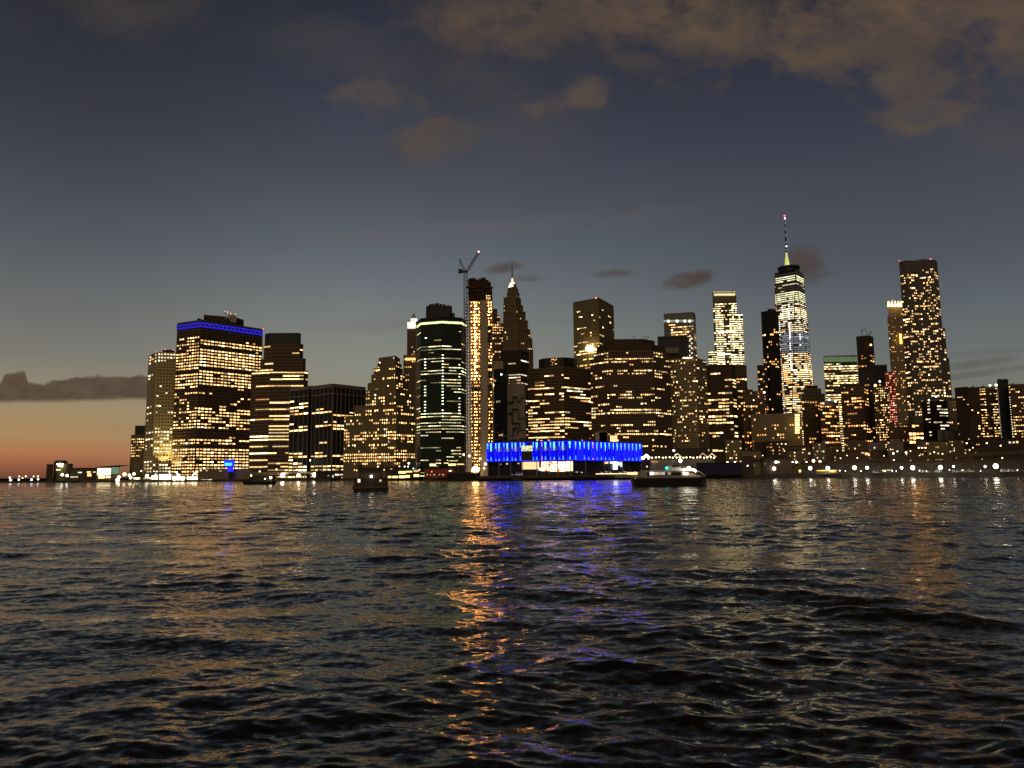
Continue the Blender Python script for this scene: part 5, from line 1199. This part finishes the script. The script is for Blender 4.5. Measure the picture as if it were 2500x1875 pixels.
# upper deck, rail, wheelhouse
zu = at(1640, 1149, Df).z
m = MB(); m.box(xa+1, at(1690, 1160, Df).x, Df+.6, Df+6.4, zc+.02, zc+.2); m.build('upper_deck', WHITE, fe)
m = MB()
for k in range(16): x = xa+1+k*.9; m.cyl(x, Df+.65, zc+.2, zc+1.3, .03, None, 5)
m.bar((xa+1, Df+.65, zc+1.3), (xa+14.5, Df+.65, zc+1.3), .04); m.bar((xa+1, Df+.65, zc+.75), (xa+14.5, Df+.65, zc+.75), .025); m.build('railing', STEEL, fe)
zw = at(1650, 1128, Df).z; wa, wb = at(1636, 1160, Df).x, at(1672, 1160, Df).x
m = MB(); m.prism([(wa, Df+1.6), (wb, Df+1.6), (wb, Df+5.4), (wa, Df+5.4)], zc+.2, zw-.9, [(wa+.5, Df+1.9), (wb-1.1, Df+1.9), (wb-1.1, Df+5.1), (wa+.5, Df+5.1)]); m.build('wheelhouse', WHITE, fe)
m = MB(); z_ = at(1650, 1137, Df).z; m.box(wa+.9, wb-1.0, Df+1.66, Df+1.72, z_-.35, z_+.2); m.build('wheelhouse_window', GLASS, fe)
m = MB(); p = at(1648, 1160, Df); m.cyl(p.x, Df+3.5, zw-.9, at(1648, 1113, Df).z, .1, .05, 6); m.bar((p.x-.9, Df+3.5, zw+.2), (p.x+.9, Df+3.5, zw+.2), .05); m.cyl(p.x+.6, Df+3.5, zw+.25, zw+.6, .35, .1, 8); m.build('radar_mast', STEEL, fe)
m = MB(); m.ball(at(1661, 1124.5, Df+1), .48, (12, 11.5, 9)); m.build('masthead_light', LAMP, fe)
m = MB(); m.ball(at(1628, 1142.5, Df), .36, (.15, 5.5, 3.3)); m.build('green_side_light', LAMP, fe)
m = MB(); m.ball(at(1579.5, 1139, Df+3), .2, (3, 2, 1.8)); m.build('stern_light', LAMP, fe)
m = MB()
for u, v, rr, s in ((1670, 1146, .34, 8), (1676, 1145.5, .34, 9), (1682, 1142, .42, 12), (1687, 1146, .36, 10), (1693, 1147, .34, 9), (1698, 1150, .3, 8)): m.ball(at(u, v, Df+.2), rr, (s, s*.95, s*.75))
m.build('deck_floodlight', LAMP, fe)
m = MB(); z_ = zc+.3; xs = [at(u, 1160, Df).x for u in (1692, 1704, 1716, 1727)]; zs = [at(1705, v, Df).z for v in (1145, 1148, 1154, 1162)]
for k in range(3): m.bar((xs[k], Df+2, at(1692, (1145, 1148, 1154, 1162)[k], Df).z), (xs[k+1], Df+2.4, at(1692, (1145, 1148, 1154, 1162)[k+1], Df).z), .16)
m.build('bow_rail', WHITE, fe)
m = MB(); p = at(1553, 1160, Df); m.box(p.x-.6, p.x+.9, Df+1.5, Df+5.5, zd+.01, zd+.5); m.build('stern_platform', WHITE, fe)
m = MB(); m.ball(at(1551, 1168, Df), .12, (1, .9, .7), k=6, m=4); m.build('stern_lamp', PANE, fe)

# small dark ferry seen from behind
Dg = 186
fg = thing('small_ferry', 'small dark ferry seen end on with one lit white doorway, left of centre', 'ferry', (at(905, 1199, Dg).x, Dg, 0))
x0, x1 = at(861, 1180, Dg).x, at(950, 1180, Dg).x; G = lambda px, py: at(px, py, Dg)
m = MB(); z0 = G(900, 1190).z; m.prism([(x0+.5, Dg), (x1-.5, Dg), (x1-.5, Dg+16), ((x0+x1)/2, Dg+20), (x0+.5, Dg+16)], -.5, z0, [(x0, Dg), (x1, Dg), (x1, Dg+16), ((x0+x1)/2, Dg+22), (x0, Dg+16)]); m.build('hull', BLACK, fg)
m = MB(); m.box(x0, x1, Dg-.25, Dg-.02, z0-.15, z0+.25); m.build('stern_fender', BROWN, fg)
zm = G(900, 1168).z
m = MB(); m.box(x0+.3, x1-.3, Dg+1.2, Dg+15, z0+.01, zm); m.build('main_cabin', DARKB, fg)
m = MB(); zr = G(900, 1163).z; m.box(x0+.2, x1-.6, Dg+.8, Dg+15.2, zm+.02, zm+.2); m.build('upper_deck', BROWN, fg)
m = MB()
for k in range(12): x = x0+.4+k*(x1-x0-1.2)/11; m.cyl(x, Dg+.9, zm+.2, zm+1.15, .035, None, 5)
m.bar((x0+.4, Dg+.9, zm+1.15), (x1-.8, Dg+.9, zm+1.15), .045); m.bar((x0+.4, Dg+.9, zm+.7), (x1-.8, Dg+.9, zm+.7), .03); m.build('railing', STEEL, fg)
p, q_ = G(875, 1153), G(935, 1142); m = MB(); m.box(p.x, q_.x, Dg+4, Dg+13, zm+.2, q_.z); m.build('upper_cabin', DARKB, fg)
m = MB(); m.box(p.x-.5, q_.x+.5, Dg+3.6, Dg+13.4, q_.z+.01, q_.z+.18); m.build('roof', BROWN, fg)
for px in (879, 933):
    p = G(px, 1150); m = MB(); m.cyl(p.x, Dg+6, q_.z+.2, G(px, 1134).z, .62, .5, 12); m.build('funnel', BLACK, fg)
m = MB(); p = G(906, 1130); m.cyl(p.x, Dg+7, q_.z+.2, p.z, .08, .05, 6); m.build('mast', STEEL, fg)
m = MB(); m.ball(G(906.5, 1163), .3, (12, 11, 8)); m.build('deck_light', LAMP, fg)
for (u0, u1, v0, v1, c) in ((876, 882, 1169.5, 1177.5, (2, 1.7, 1.4)), (928, 933, 1171, 1176, (.8, .6, .4))):
    p, q2 = at(u0, v1, Dg+1.1), at(u1, v0, Dg+1.1); m = MB(); m.box(p.x, q2.x, Dg+1.05, Dg+1.15, p.z, q2.z, c); m.build('doorway', PANE, fg)
m = MB(); 
for k in range(4): p, q2 = at(888+k*9, 1178, Dg+1.1), at(894+k*9, 1172, Dg+1.1); m.box(p.x, q2.x, Dg+1.1, Dg+1.17, p.z, q2.z)
m.build('dark_window', GLASS, fg, kind='stuff')
fg.rotation_euler.z = R(10.6)
# low dark barge on the left
Dh = 455
bg = thing('work_barge', 'long low dark work barge on the left, one lamp at its right end', 'barge', (at(630, 1180, Dh).x, Dh, 0))
x0, x1 = at(592, 1170, Dh).x, at(672, 1170, Dh).x
m = MB(); boat_hull(m, x0, x1, Dh+3, -.5, at(630, 1175.5, Dh).z, 7, .1, True); m.build('hull', BLACK, bg)
m = MB(); p, q_ = at(640, 1175, Dh), at(664, 1166, Dh); m.box(p.x, q_.x, Dh+1, Dh+5, p.z+.05, q_.z); p, q_ = at(645, 1166, Dh), at(657, 1160, Dh); m.box(p.x, q_.x, Dh+1.5, Dh+4.5, p.z+.1, q_.z); m.build('wheelhouse', DARKB, bg)
m = MB(); m.ball(at(661, 1166, Dh), .75, (8, 6.5, 4)); m.build('deck_light', LAMP, bg)
m = MB(); m.ball(at(647, 1169, Dh), .4, (5, 4, 2.6)); m.build('cabin_lamp', LAMP, bg)

# ================================================================== water
def water():
    rs = np.random.RandomState(12)
    r = [1.5]
    while r[-1] < 9000:
        x = r[-1]; r.append(x + max(.035, x*.0042) if x < 900 else x*1.06)
    r = np.array(r)
    th = np.concatenate([np.linspace(-180, -50, 40)[:-1], np.linspace(-50, 50, 1150), np.linspace(50, 180, 40)[1:-1]])*math.pi/180
    Rr, T = np.meshgrid(r, th, indexing='ij')
    x = Rr*np.sin(T); y = Rr*np.cos(T)
    sp_ = np.maximum(np.gradient(r)[:, None], .0)*np.ones_like(x)
    dx = np.zeros_like(x); dy = np.zeros_like(x); z = np.zeros_like(x)
    # slow patches of rougher and calmer water
    patch = np.zeros_like(x)
    for i in range(9):
        a = rs.uniform(0, 2*math.pi); k = 2*math.pi/rs.uniform(9, 60); patch += np.sin(k*(x*math.cos(a)*.55+y*math.sin(a))+rs.uniform(0, 6.3))
    patch = np.clip(.85+.17*patch, .35, 1.5)
    N = 110
    lam = np.exp(np.linspace(math.log(.16), math.log(9.0), N))*np.exp(rs.normal(0, .05, N))
    main = R(98)
    for i in range(N):
        l = lam[i]; spread = .42 if l > 2.5 else .6
        a = main + rs.normal(0, spread) + (R(22) if rs.rand() < .35 else R(-14))
        k = 2*math.pi/l
        amp = .0030*l*(.75 if l > 3.2 else (1.55 if l > 1.0 else 2.15))*rs.uniform(.6, 1.4)
        fade = np.clip((l/(sp_*2.6)-1), 0, 1)
        cx_, cy_ = math.cos(a), math.sin(a)
        # crests of limited length
        b = a+math.pi/2; kk = k/rs.uniform(4, 8); env = .62+.38*np.sin(kk*(x*math.cos(b)+y*math.sin(b))+rs.uniform(0, 6.3)+1.2*np.sin(kk*.37*(x*math.cos(a)+y*math.sin(a))))
        ph = k*(x*cx_+y*cy_)+rs.uniform(0, 6.3)
        A = amp*fade*env*(patch if l < 2.5 else 1)
        z += A*np.sin(ph); c = A*np.cos(ph)*.85; dx += c*cx_; dy += c*cy_
    # old wakes of passing boats: a few long crested wave trains crossing the chop
    for deg, cc, wd, l, A in ((62, 9.5, 2.6, 1.5, .055), (66, 21, 5, 2.2, .075), (118, 12.5, 3.0, 1.7, .055), (57, 36, 7, 3.0, .09), (124, 30, 6, 2.6, .08), (75, 62, 10, 4.0, .10), (108, 78, 12, 4.4, .11), (96, 135, 16, 6, .12)):
        a = R(deg); d = x*math.cos(a)+y*math.sin(a); t = -x*math.sin(a)+y*math.cos(a)
        d = d+.5*np.sin(t*.21+cc)+.25*np.sin(t*.53+cc*2)
        env = np.exp(-((d-cc)/wd)**2)*(.65+.35*np.sin(t*.13+cc))*np.clip(l/(sp_*2.6)-1, 0, 1)
        A *= .55 if cc < 50 else .35; z += A*env*np.sin(2*math.pi*d/l); c = A*.8*env*np.cos(2*math.pi*d/l); dx += c*math.cos(a); dy += c*math.sin(a)
    x = x+dx; y = y+dy
    nr, nt = x.shape
    co = np.stack([x, y, z], -1).reshape(-1, 3).astype(np.float32)
    idx = np.arange(nr*nt).reshape(nr, nt)
    q = np.stack([idx[:-1, :-1], idx[:-1, 1:], idx[1:, 1:], idx[1:, :-1]], -1).reshape(-1, 4)[:, ::-1]
    me = bpy.data.meshes.new('water')
    me.vertices.add(len(co)); me.vertices.foreach_set('co', co.ravel())
    me.loops.add(q.size); me.loops.foreach_set('vertex_index', q.ravel().astype(np.int32))
    me.polygons.add(len(q)); me.polygons.foreach_set('loop_start', np.arange(0, q.size, 4, dtype=np.int32)); me.polygons.foreach_set('loop_total', np.full(len(q), 4, np.int32))
    me.polygons.foreach_set('use_smooth', np.ones(len(q), bool))
    me.update(calc_edges=True)
    ob = bpy.data.objects.new('water', me); col.objects.link(ob); ob['kind'] = 'structure'
    m, nt_, out = new_mat('river_water'); N_ = nt_.nodes; Lk = nt_.links
    b = N_.new('ShaderNodeBsdfPrincipled'); b.inputs['Base Color'].default_value = (.006, .007, .005, 1); b.inputs['Roughness'].default_value = .07
    b.inputs['IOR'].default_value = 1.33; b.inputs['Specular IOR Level'].default_value = .44; b.inputs['Specular Tint'].default_value = (1, .94, .80, 1)
    geo = N_.new('ShaderNodeNewGeometry')
    ln = N_.new('ShaderNodeVectorMath'); ln.operation = 'LENGTH'; Lk.new(geo.outputs['Position'], ln.inputs[0])
    acc = None
    for sc_, mp_, amt, d0, d1 in ((6.5, (.8, 1.2, 1), .24, -60, 10), (1.6, (.6, 1.2, 1), .62, 20, 130), (.45, (.5, 1.1, 1), .5, 80, 380), (.09, (.6, 1.3, 1), .2, 120, 500)):
        mp = N_.new('ShaderNodeMapping'); mp.inputs['Scale'].default_value = mp_; Lk.new(geo.outputs['Position'], mp.inputs[0])
        n = N_.new('ShaderNodeTexNoise'); n.inputs['Scale'].default_value = sc_; n.inputs['Detail'].default_value = 3; n.inputs['Roughness'].default_value = .6
        Lk.new(mp.outputs[0], n.inputs['Vector'])
        s = N_.new('ShaderNodeVectorMath'); s.operation = 'SUBTRACT'; Lk.new(n.outputs['Color'], s.inputs[0]); s.inputs[1].default_value = (.5, .5, .5)
        mr = N_.new('ShaderNodeMapRange'); mr.inputs[1].default_value = d0; mr.inputs[2].default_value = d1; mr.inputs[3].default_value = 0; mr.inputs[4].default_value = amt*2.2; Lk.new(ln.outputs['Value'], mr.inputs[0])
        v = N_.new('ShaderNodeVectorMath'); v.operation = 'SCALE'; Lk.new(s.outputs[0], v.inputs[0]); Lk.new(mr.outputs[0], v.inputs['Scale'])
        if acc is None: acc = v.outputs[0]
        else:
            ad = N_.new('ShaderNodeVectorMath'); ad.operation = 'ADD'; Lk.new(acc, ad.inputs[0]); Lk.new(v.outputs[0], ad.inputs[1]); acc = ad.outputs[0]
    fl = N_.new('ShaderNodeVectorMath'); fl.operation = 'MULTIPLY'; fl.inputs[1].default_value = (.6, 1.1, 0); Lk.new(acc, fl.inputs[0])
    ad = N_.new('ShaderNodeVectorMath'); ad.operation = 'ADD'; Lk.new(fl.outputs[0], ad.inputs[0]); Lk.new(geo.outputs['Normal'], ad.inputs[1])
    nm = N_.new('ShaderNodeVectorMath'); nm.operation = 'NORMALIZE'; Lk.new(ad.outputs[0], nm.inputs[0]); Lk.new(nm.outputs[0], b.inputs['Normal'])
    Lk.new(b.outputs[0], out.inputs[0]); me.materials.append(m)
water()

# ================================================================== sky
w = bpy.data.worlds.new('World'); scn.world = w; w.use_nodes = True
nt = w.node_tree; nt.nodes.clear(); N_, Lk = nt.nodes, nt.links
out = N_.new('ShaderNodeOutputWorld'); bgd = N_.new('ShaderNodeBackground'); Lk.new(bgd.outputs[0], out.inputs[0])
tc = N_.new('ShaderNodeTexCoord'); sx = N_.new('ShaderNodeSeparateXYZ'); Lk.new(tc.outputs['Generated'], sx.inputs[0])
def M(op, a, b=None, c=None, clamp=False):
    n = N_.new('ShaderNodeMath'); n.operation = op; n.use_clamp = clamp
    for i, v in enumerate((a, b, c)):
        if v is None: continue
        if isinstance(v, (int, float)): n.inputs[i].default_value = v
        else: Lk.new(v, n.inputs[i])
    return n.outputs[0]
def SM(x, a, b, lo=0., hi=1.):
    n = N_.new('ShaderNodeMapRange'); n.interpolation_type = 'SMOOTHSTEP'; Lk.new(x, n.inputs[0])
    n.inputs[1].default_value = a; n.inputs[2].default_value = b; n.inputs[3].default_value = lo; n.inputs[4].default_value = hi
    return n.outputs[0]
def MIX(f, a, b):
    n = N_.new('ShaderNodeMix'); n.data_type = 'RGBA'
    if isinstance(f, float): n.inputs[0].default_value = f
    else: Lk.new(f, n.inputs[0])
    for i, v in ((6, a), (7, b)):
        if isinstance(v, tuple): n.inputs[i].default_value = (*v, 1)
        else: Lk.new(v, n.inputs[i])
    return n.outputs[2]
X_, Y_, Z_ = sx.outputs
el = M('ARCSINE', Z_); az = M('ARCTAN2', X_, Y_)
def lin(r, g, b): return tuple(((v/255)/12.92 if v/255 <= .04045 else (((v/255)+.055)/1.055)**2.4) for v in (r, g, b))
def elev(py, px=1250):
    d = ray(px, py).normalized(); return math.asin(d.z)
EM = 1.0
def ramp(stops, px):
    n = N_.new('ShaderNodeValToRGB'); e = n.color_ramp.elements; n.color_ramp.interpolation = 'B_SPLINE' if False else 'EASE' if False else 'LINEAR'
    Lk.new(M('MULTIPLY', el, 1/EM, clamp=True), n.inputs[0])
    st = sorted((max(0, min(1, elev(py, px)/EM)), lin(*c)) for py, c in stops)
    e[0].position = st[0][0]; e[0].color = (*st[0][1], 1); e[1].position = st[-1][0]; e[1].color = (*st[-1][1], 1)
    for p_, c in st[1:-1]: k = e.new(p_); k.color = (*c, 1)
    return n.outputs[0]
left = ramp([(1172, (104, 66, 50)), (1150, (134, 84, 60)), (1125, (160, 102, 72)), (1100, (176, 120, 80)), (1060, (170, 134, 92)), (1000, (160, 138, 104)), (930, (142, 133, 114)), (860, (124, 122, 113)), (760, (110, 111, 109)), (640, (94, 98, 101)), (520, (80, 84, 91)), (380, (66, 71, 79)), (200, (52, 56, 65)), (0, (45, 47, 55)), (-250, (46, 43, 40)), (-900, (42, 37, 31))], 60)
mid = ramp([(1165, (150, 130, 100)), (1000, (145, 138, 116)), (900, (137, 137, 125)), (820, (127, 130, 124)), (720, (111, 117, 119)), (620, (95, 102, 109)), (500, (81, 86, 96)), (380, (68, 73, 85)), (200, (54, 58, 71)), (0, (45, 48, 60)), (-250, (46, 43, 40)), (-900, (42, 37, 31))], 900)
right = ramp([(1160, (134, 122, 102)), (940, (116, 118, 110)), (850, (107, 111, 110)), (740, (94, 101, 105)), (620, (80, 85, 94)), (480, (71, 76, 86)), (300, (60, 64, 76)), (150, (51, 54, 67)), (0, (46, 48, 59)), (-250, (48, 44, 40)), (-900, (43, 38, 31))], 2300)
aL = math.atan((60-1250)/F); aM = math.atan((900-1250)/F); aR = math.atan((2300-1250)/F)
base = MIX(SM(az, aL, aM), left, mid); base = MIX(SM(az, aM, aR), base, right)
# clouds in the tangent plane of the western sky
Yp = M('MAXIMUM', Y_, .05); U_ = M('DIVIDE', X_, Yp); V_ = M('DIVIDE', Z_, Yp)
cb = N_.new('ShaderNodeCombineXYZ'); Lk.new(U_, cb.inputs[0]); Lk.new(V_, cb.inputs[1])
def noise(scale, detail, sxy=(1, 1), off=0., rough=.55):
    mp = N_.new('ShaderNodeMapping'); mp.inputs['Scale'].default_value = (*sxy, 1); mp.inputs['Location'].default_value = (off, off*.7, off*.3); Lk.new(cb.outputs[0], mp.inputs[0])
    n = N_.new('ShaderNodeTexNoise'); n.inputs['Scale'].default_value = scale; n.inputs['Detail'].default_value = detail; n.inputs['Roughness'].default_value = rough; Lk.new(mp.outputs[0], n.inputs['Vector'])
    return n.outputs[0]
nz1 = noise(5.0, 8, (1, 1.5), 3.1, .62); nz2 = noise(13, 8, (1, 1.35), 8.3, .62); nz3 = noise(3.0, 5, (1, 1.8), 1.7)
MOT = SM(noise(9, 8, (1, 1.9), 5.5, .68), .3, .62, .42, 1.)
def uv(px, py): d = ray(px, py); return d.x/d.y, d.z/d.y
def blob(px, py, rx, ry, deg=0, soft=.5, rag=1.2):
    """soft cloud patch centred at one bearing of the sky"""
    u0, v0 = uv(px, py); a = R(deg); du = M('SUBTRACT', U_, u0); dv = M('SUBTRACT', V_, v0)
    p = M('MULTIPLY_ADD', du, math.cos(a), M('MULTIPLY', dv, math.sin(a))); q = M('MULTIPLY_ADD', dv, math.cos(a), M('MULTIPLY', du, -math.sin(a)))
    p = M('MULTIPLY', p, F/rx); q = M('MULTIPLY', q, F/ry)
    d = M('SQRT', M('ADD', M('MULTIPLY', p, p), M('MULTIPLY', q, q)))
    d = M('ADD', d, M('MULTIPLY', M('SUBTRACT', nz2, .5), rag*1.7)); d = M('ADD', d, M('MULTIPLY', M('SUBTRACT', nz1, .5), rag))
    return SM(d, 1-soft, 1+soft, 1., 0.)
def layer(cur, lst, colr):
    f = None
    for b in lst:
        *g, s = b; k = M('MULTIPLY', blob(*g), s); f = k if f is None else M('MAXIMUM', f, k)
    return MIX(M('MULTIPLY', f, MOT), cur, colr)
c = base
tone = SM(nz2, .36, .64)
c = layer(c, [(1720, 50, 340, 100, -8, .75, 3.2, 1), (1960, 130, 160, 60, -16, .7, 3.0, .95), (2290, 20, 300, 75, -2, .75, 3.2, 1), (2450, 90, 110, 130, 0, .9, 3.0, .8), (1150, 40, 190, 66, -12, .75, 3.4, .9), (1250, 100, 100, 40, -20, .75, 3.0, .7), (2100, 90, 90, 90, 0, .5, 2.4, .6), (1560, 150, 90, 30, -10, .6, 2.2, .5)], MIX(tone, lin(80, 69, 62), lin(104, 84, 66)))
c = layer(c, [(2270, 285, 130, 38, 7, .65, 2.3, 1), (2240, 205, 140, 28, 4, .7, 2.6, .8), (1400, 240, 105, 42, 24, .75, 3.0, .95), (930, 240, 105, 36, -10, .8, 3.2, .85), (1080, 335, 110, 40, 14, .75, 3.2, .85), (320, 30, 150, 60, 0, .8, 1.4, .35), (1190, 210, 110, 50, 0, .8, 1.4, .4), (1340, 380, 90, 24, 0, .8, 1.3, .3), (850, 130, 160, 70, -20, .9, 1.4, .3), (1290, 310, 130, 80, 0, .9, 1.4, .35), (2420, 330, 120, 70, 0, .9, 1.3, .3)], lin(88, 77, 69))
veil = M('MULTIPLY', SM(nz3, .42, .72), SM(el, elev(620), elev(250)))
c = MIX(M('MULTIPLY', veil, .42), c, lin(66, 60, 60))
c = layer(c, [(1150, 560, 360, 22, 4, .8, .8, .35), (1050, 790, 300, 16, 2, .9, .6, .25), (1450, 530, 200, 14, 4, .9, .6, .25)], lin(104, 94, 98))
c = layer(c, [(1665, 688, 62, 19, 10, .45, 1.6, 1.2), (1968, 645, 50, 44, -8, .35, 1.3, .9), (1225, 655, 46, 13, 10, .5, 1.0, .75), (1290, 680, 34, 8, 0, .5, 1.0, .55), (1498, 667, 48, 10, 3, .5, 1.0, .6), (1525, 512, 24, 13, 20, .6, 1.0, .35), (1430, 545, 70, 9, 20, .6, 1.0, .25), (2010, 670, 26, 8, 10, .6, .8, .45)], lin(78, 66, 62))
c = layer(c, [(2400, 885, 80, 10, 8, .6, .8, .4), (2370, 915, 170, 7, 8, .6, .8, .35), (2420, 860, 90, 9, 4, .7, .8, .25)], lin(70, 64, 64))
# the flat based bank low on the left
nz4 = noise(42, 6, (1, 1.2), 2.2, .6)
u0, v0 = uv(180, 977)
base_v = M('ADD', v0, M('MULTIPLY', M('SUBTRACT', U_, u0), .01))
bump = N_.new('ShaderNodeTexNoise'); bump.inputs['Scale'].default_value = 26; bump.inputs['Detail'].default_value = 5
mpb = N_.new('ShaderNodeMapping'); mpb.inputs['Scale'].default_value = (1, .15, 1); mpb.inputs['Location'].default_value = (.13, 0, 0); Lk.new(cb.outputs[0], mpb.inputs[0]); Lk.new(mpb.outputs[0], bump.inputs['Vector'])
def hat(px, wpx, h):
    d = M('ABSOLUTE', M('SUBTRACT', U_, uv(px, 940)[0])); return M('MULTIPLY', SM(d, wpx/F*.6, wpx/F, 1., 0.), h/F)
top = M('ADD', base_v, 44/F); top = M('ADD', top, hat(35, 36, 26)); top = M('ADD', top, hat(250, 150, 14)); top = M('ADD', top, hat(420, 60, 6)); top = M('ADD', top, M('MULTIPLY', M('SUBTRACT', bump.outputs[0], .5), 24/F))
top = M('ADD', top, M('MULTIPLY', M('SUBTRACT', nz4, .5), 30/F))
mk = M('MULTIPLY', SM(M('SUBTRACT', top, V_), -4/F, 6/F), SM(M('SUBTRACT', V_, M('ADD', base_v, M('MULTIPLY', M('SUBTRACT', nz2, .5), 14/F))), -7/F, 7/F))
mk = M('MULTIPLY', mk, SM(az, math.atan((560-1250)/F), math.atan((380-1250)/F), 0., 1.)) if False else M('MULTIPLY', mk, SM(az, math.atan((420-1250)/F), math.atan((560-1250)/F), 1., 0.))
c = MIX(M('MULTIPLY', mk, .93), c, MIX(SM(nz4, .35, .65), lin(80, 64, 53), lin(92, 75, 62)))
# the eastern half of the sky is darker
c = MIX(SM(Y_, -.25, .35), lin(40, 38, 42), c)
Lk.new(c, bgd.inputs[0]); bgd.inputs[1].default_value = 1.0

# ================================================================== light and camera
sl = bpy.data.lights.new('city_glow_fill', 'SUN'); sl.energy = .50; sl.color = (1, .74, .45); sl.angle = R(50)  # added broad warm fill from behind the camera, lifts the dark facades
so = bpy.data.objects.new('city_glow_fill', sl); col.objects.link(so); so.rotation_euler = (R(62), 0, R(-12))
cam = bpy.data.cameras.new('Camera'); cam.sensor_width = 36; cam.lens = 36*F/2500; cam.clip_end = 20000; cam.clip_start = .3
co = bpy.data.objects.new('Camera', cam); col.objects.link(co); co.location = (0, 0, CAMZ); co.rotation_euler = RM.to_euler()
scn.camera = co
scn.view_settings.view_transform = 'Standard'; scn.view_settings.look = 'None'; scn.view_settings.exposure = 0
scn.render.engine = 'CYCLES'; cy = scn.cycles
cy.use_denoising = True; cy.max_bounces = 5; cy.diffuse_bounces = 2; cy.glossy_bounces = 3; cy.transmission_bounces = 1
cy.sample_clamp_indirect = 12; cy.caustics_reflective = True; cy.blur_glossy = 0.0
try: cy.denoiser = 'OPENIMAGEDENOISE'; cy.denoising_prefilter = 'ACCURATE'
except Exception: pass
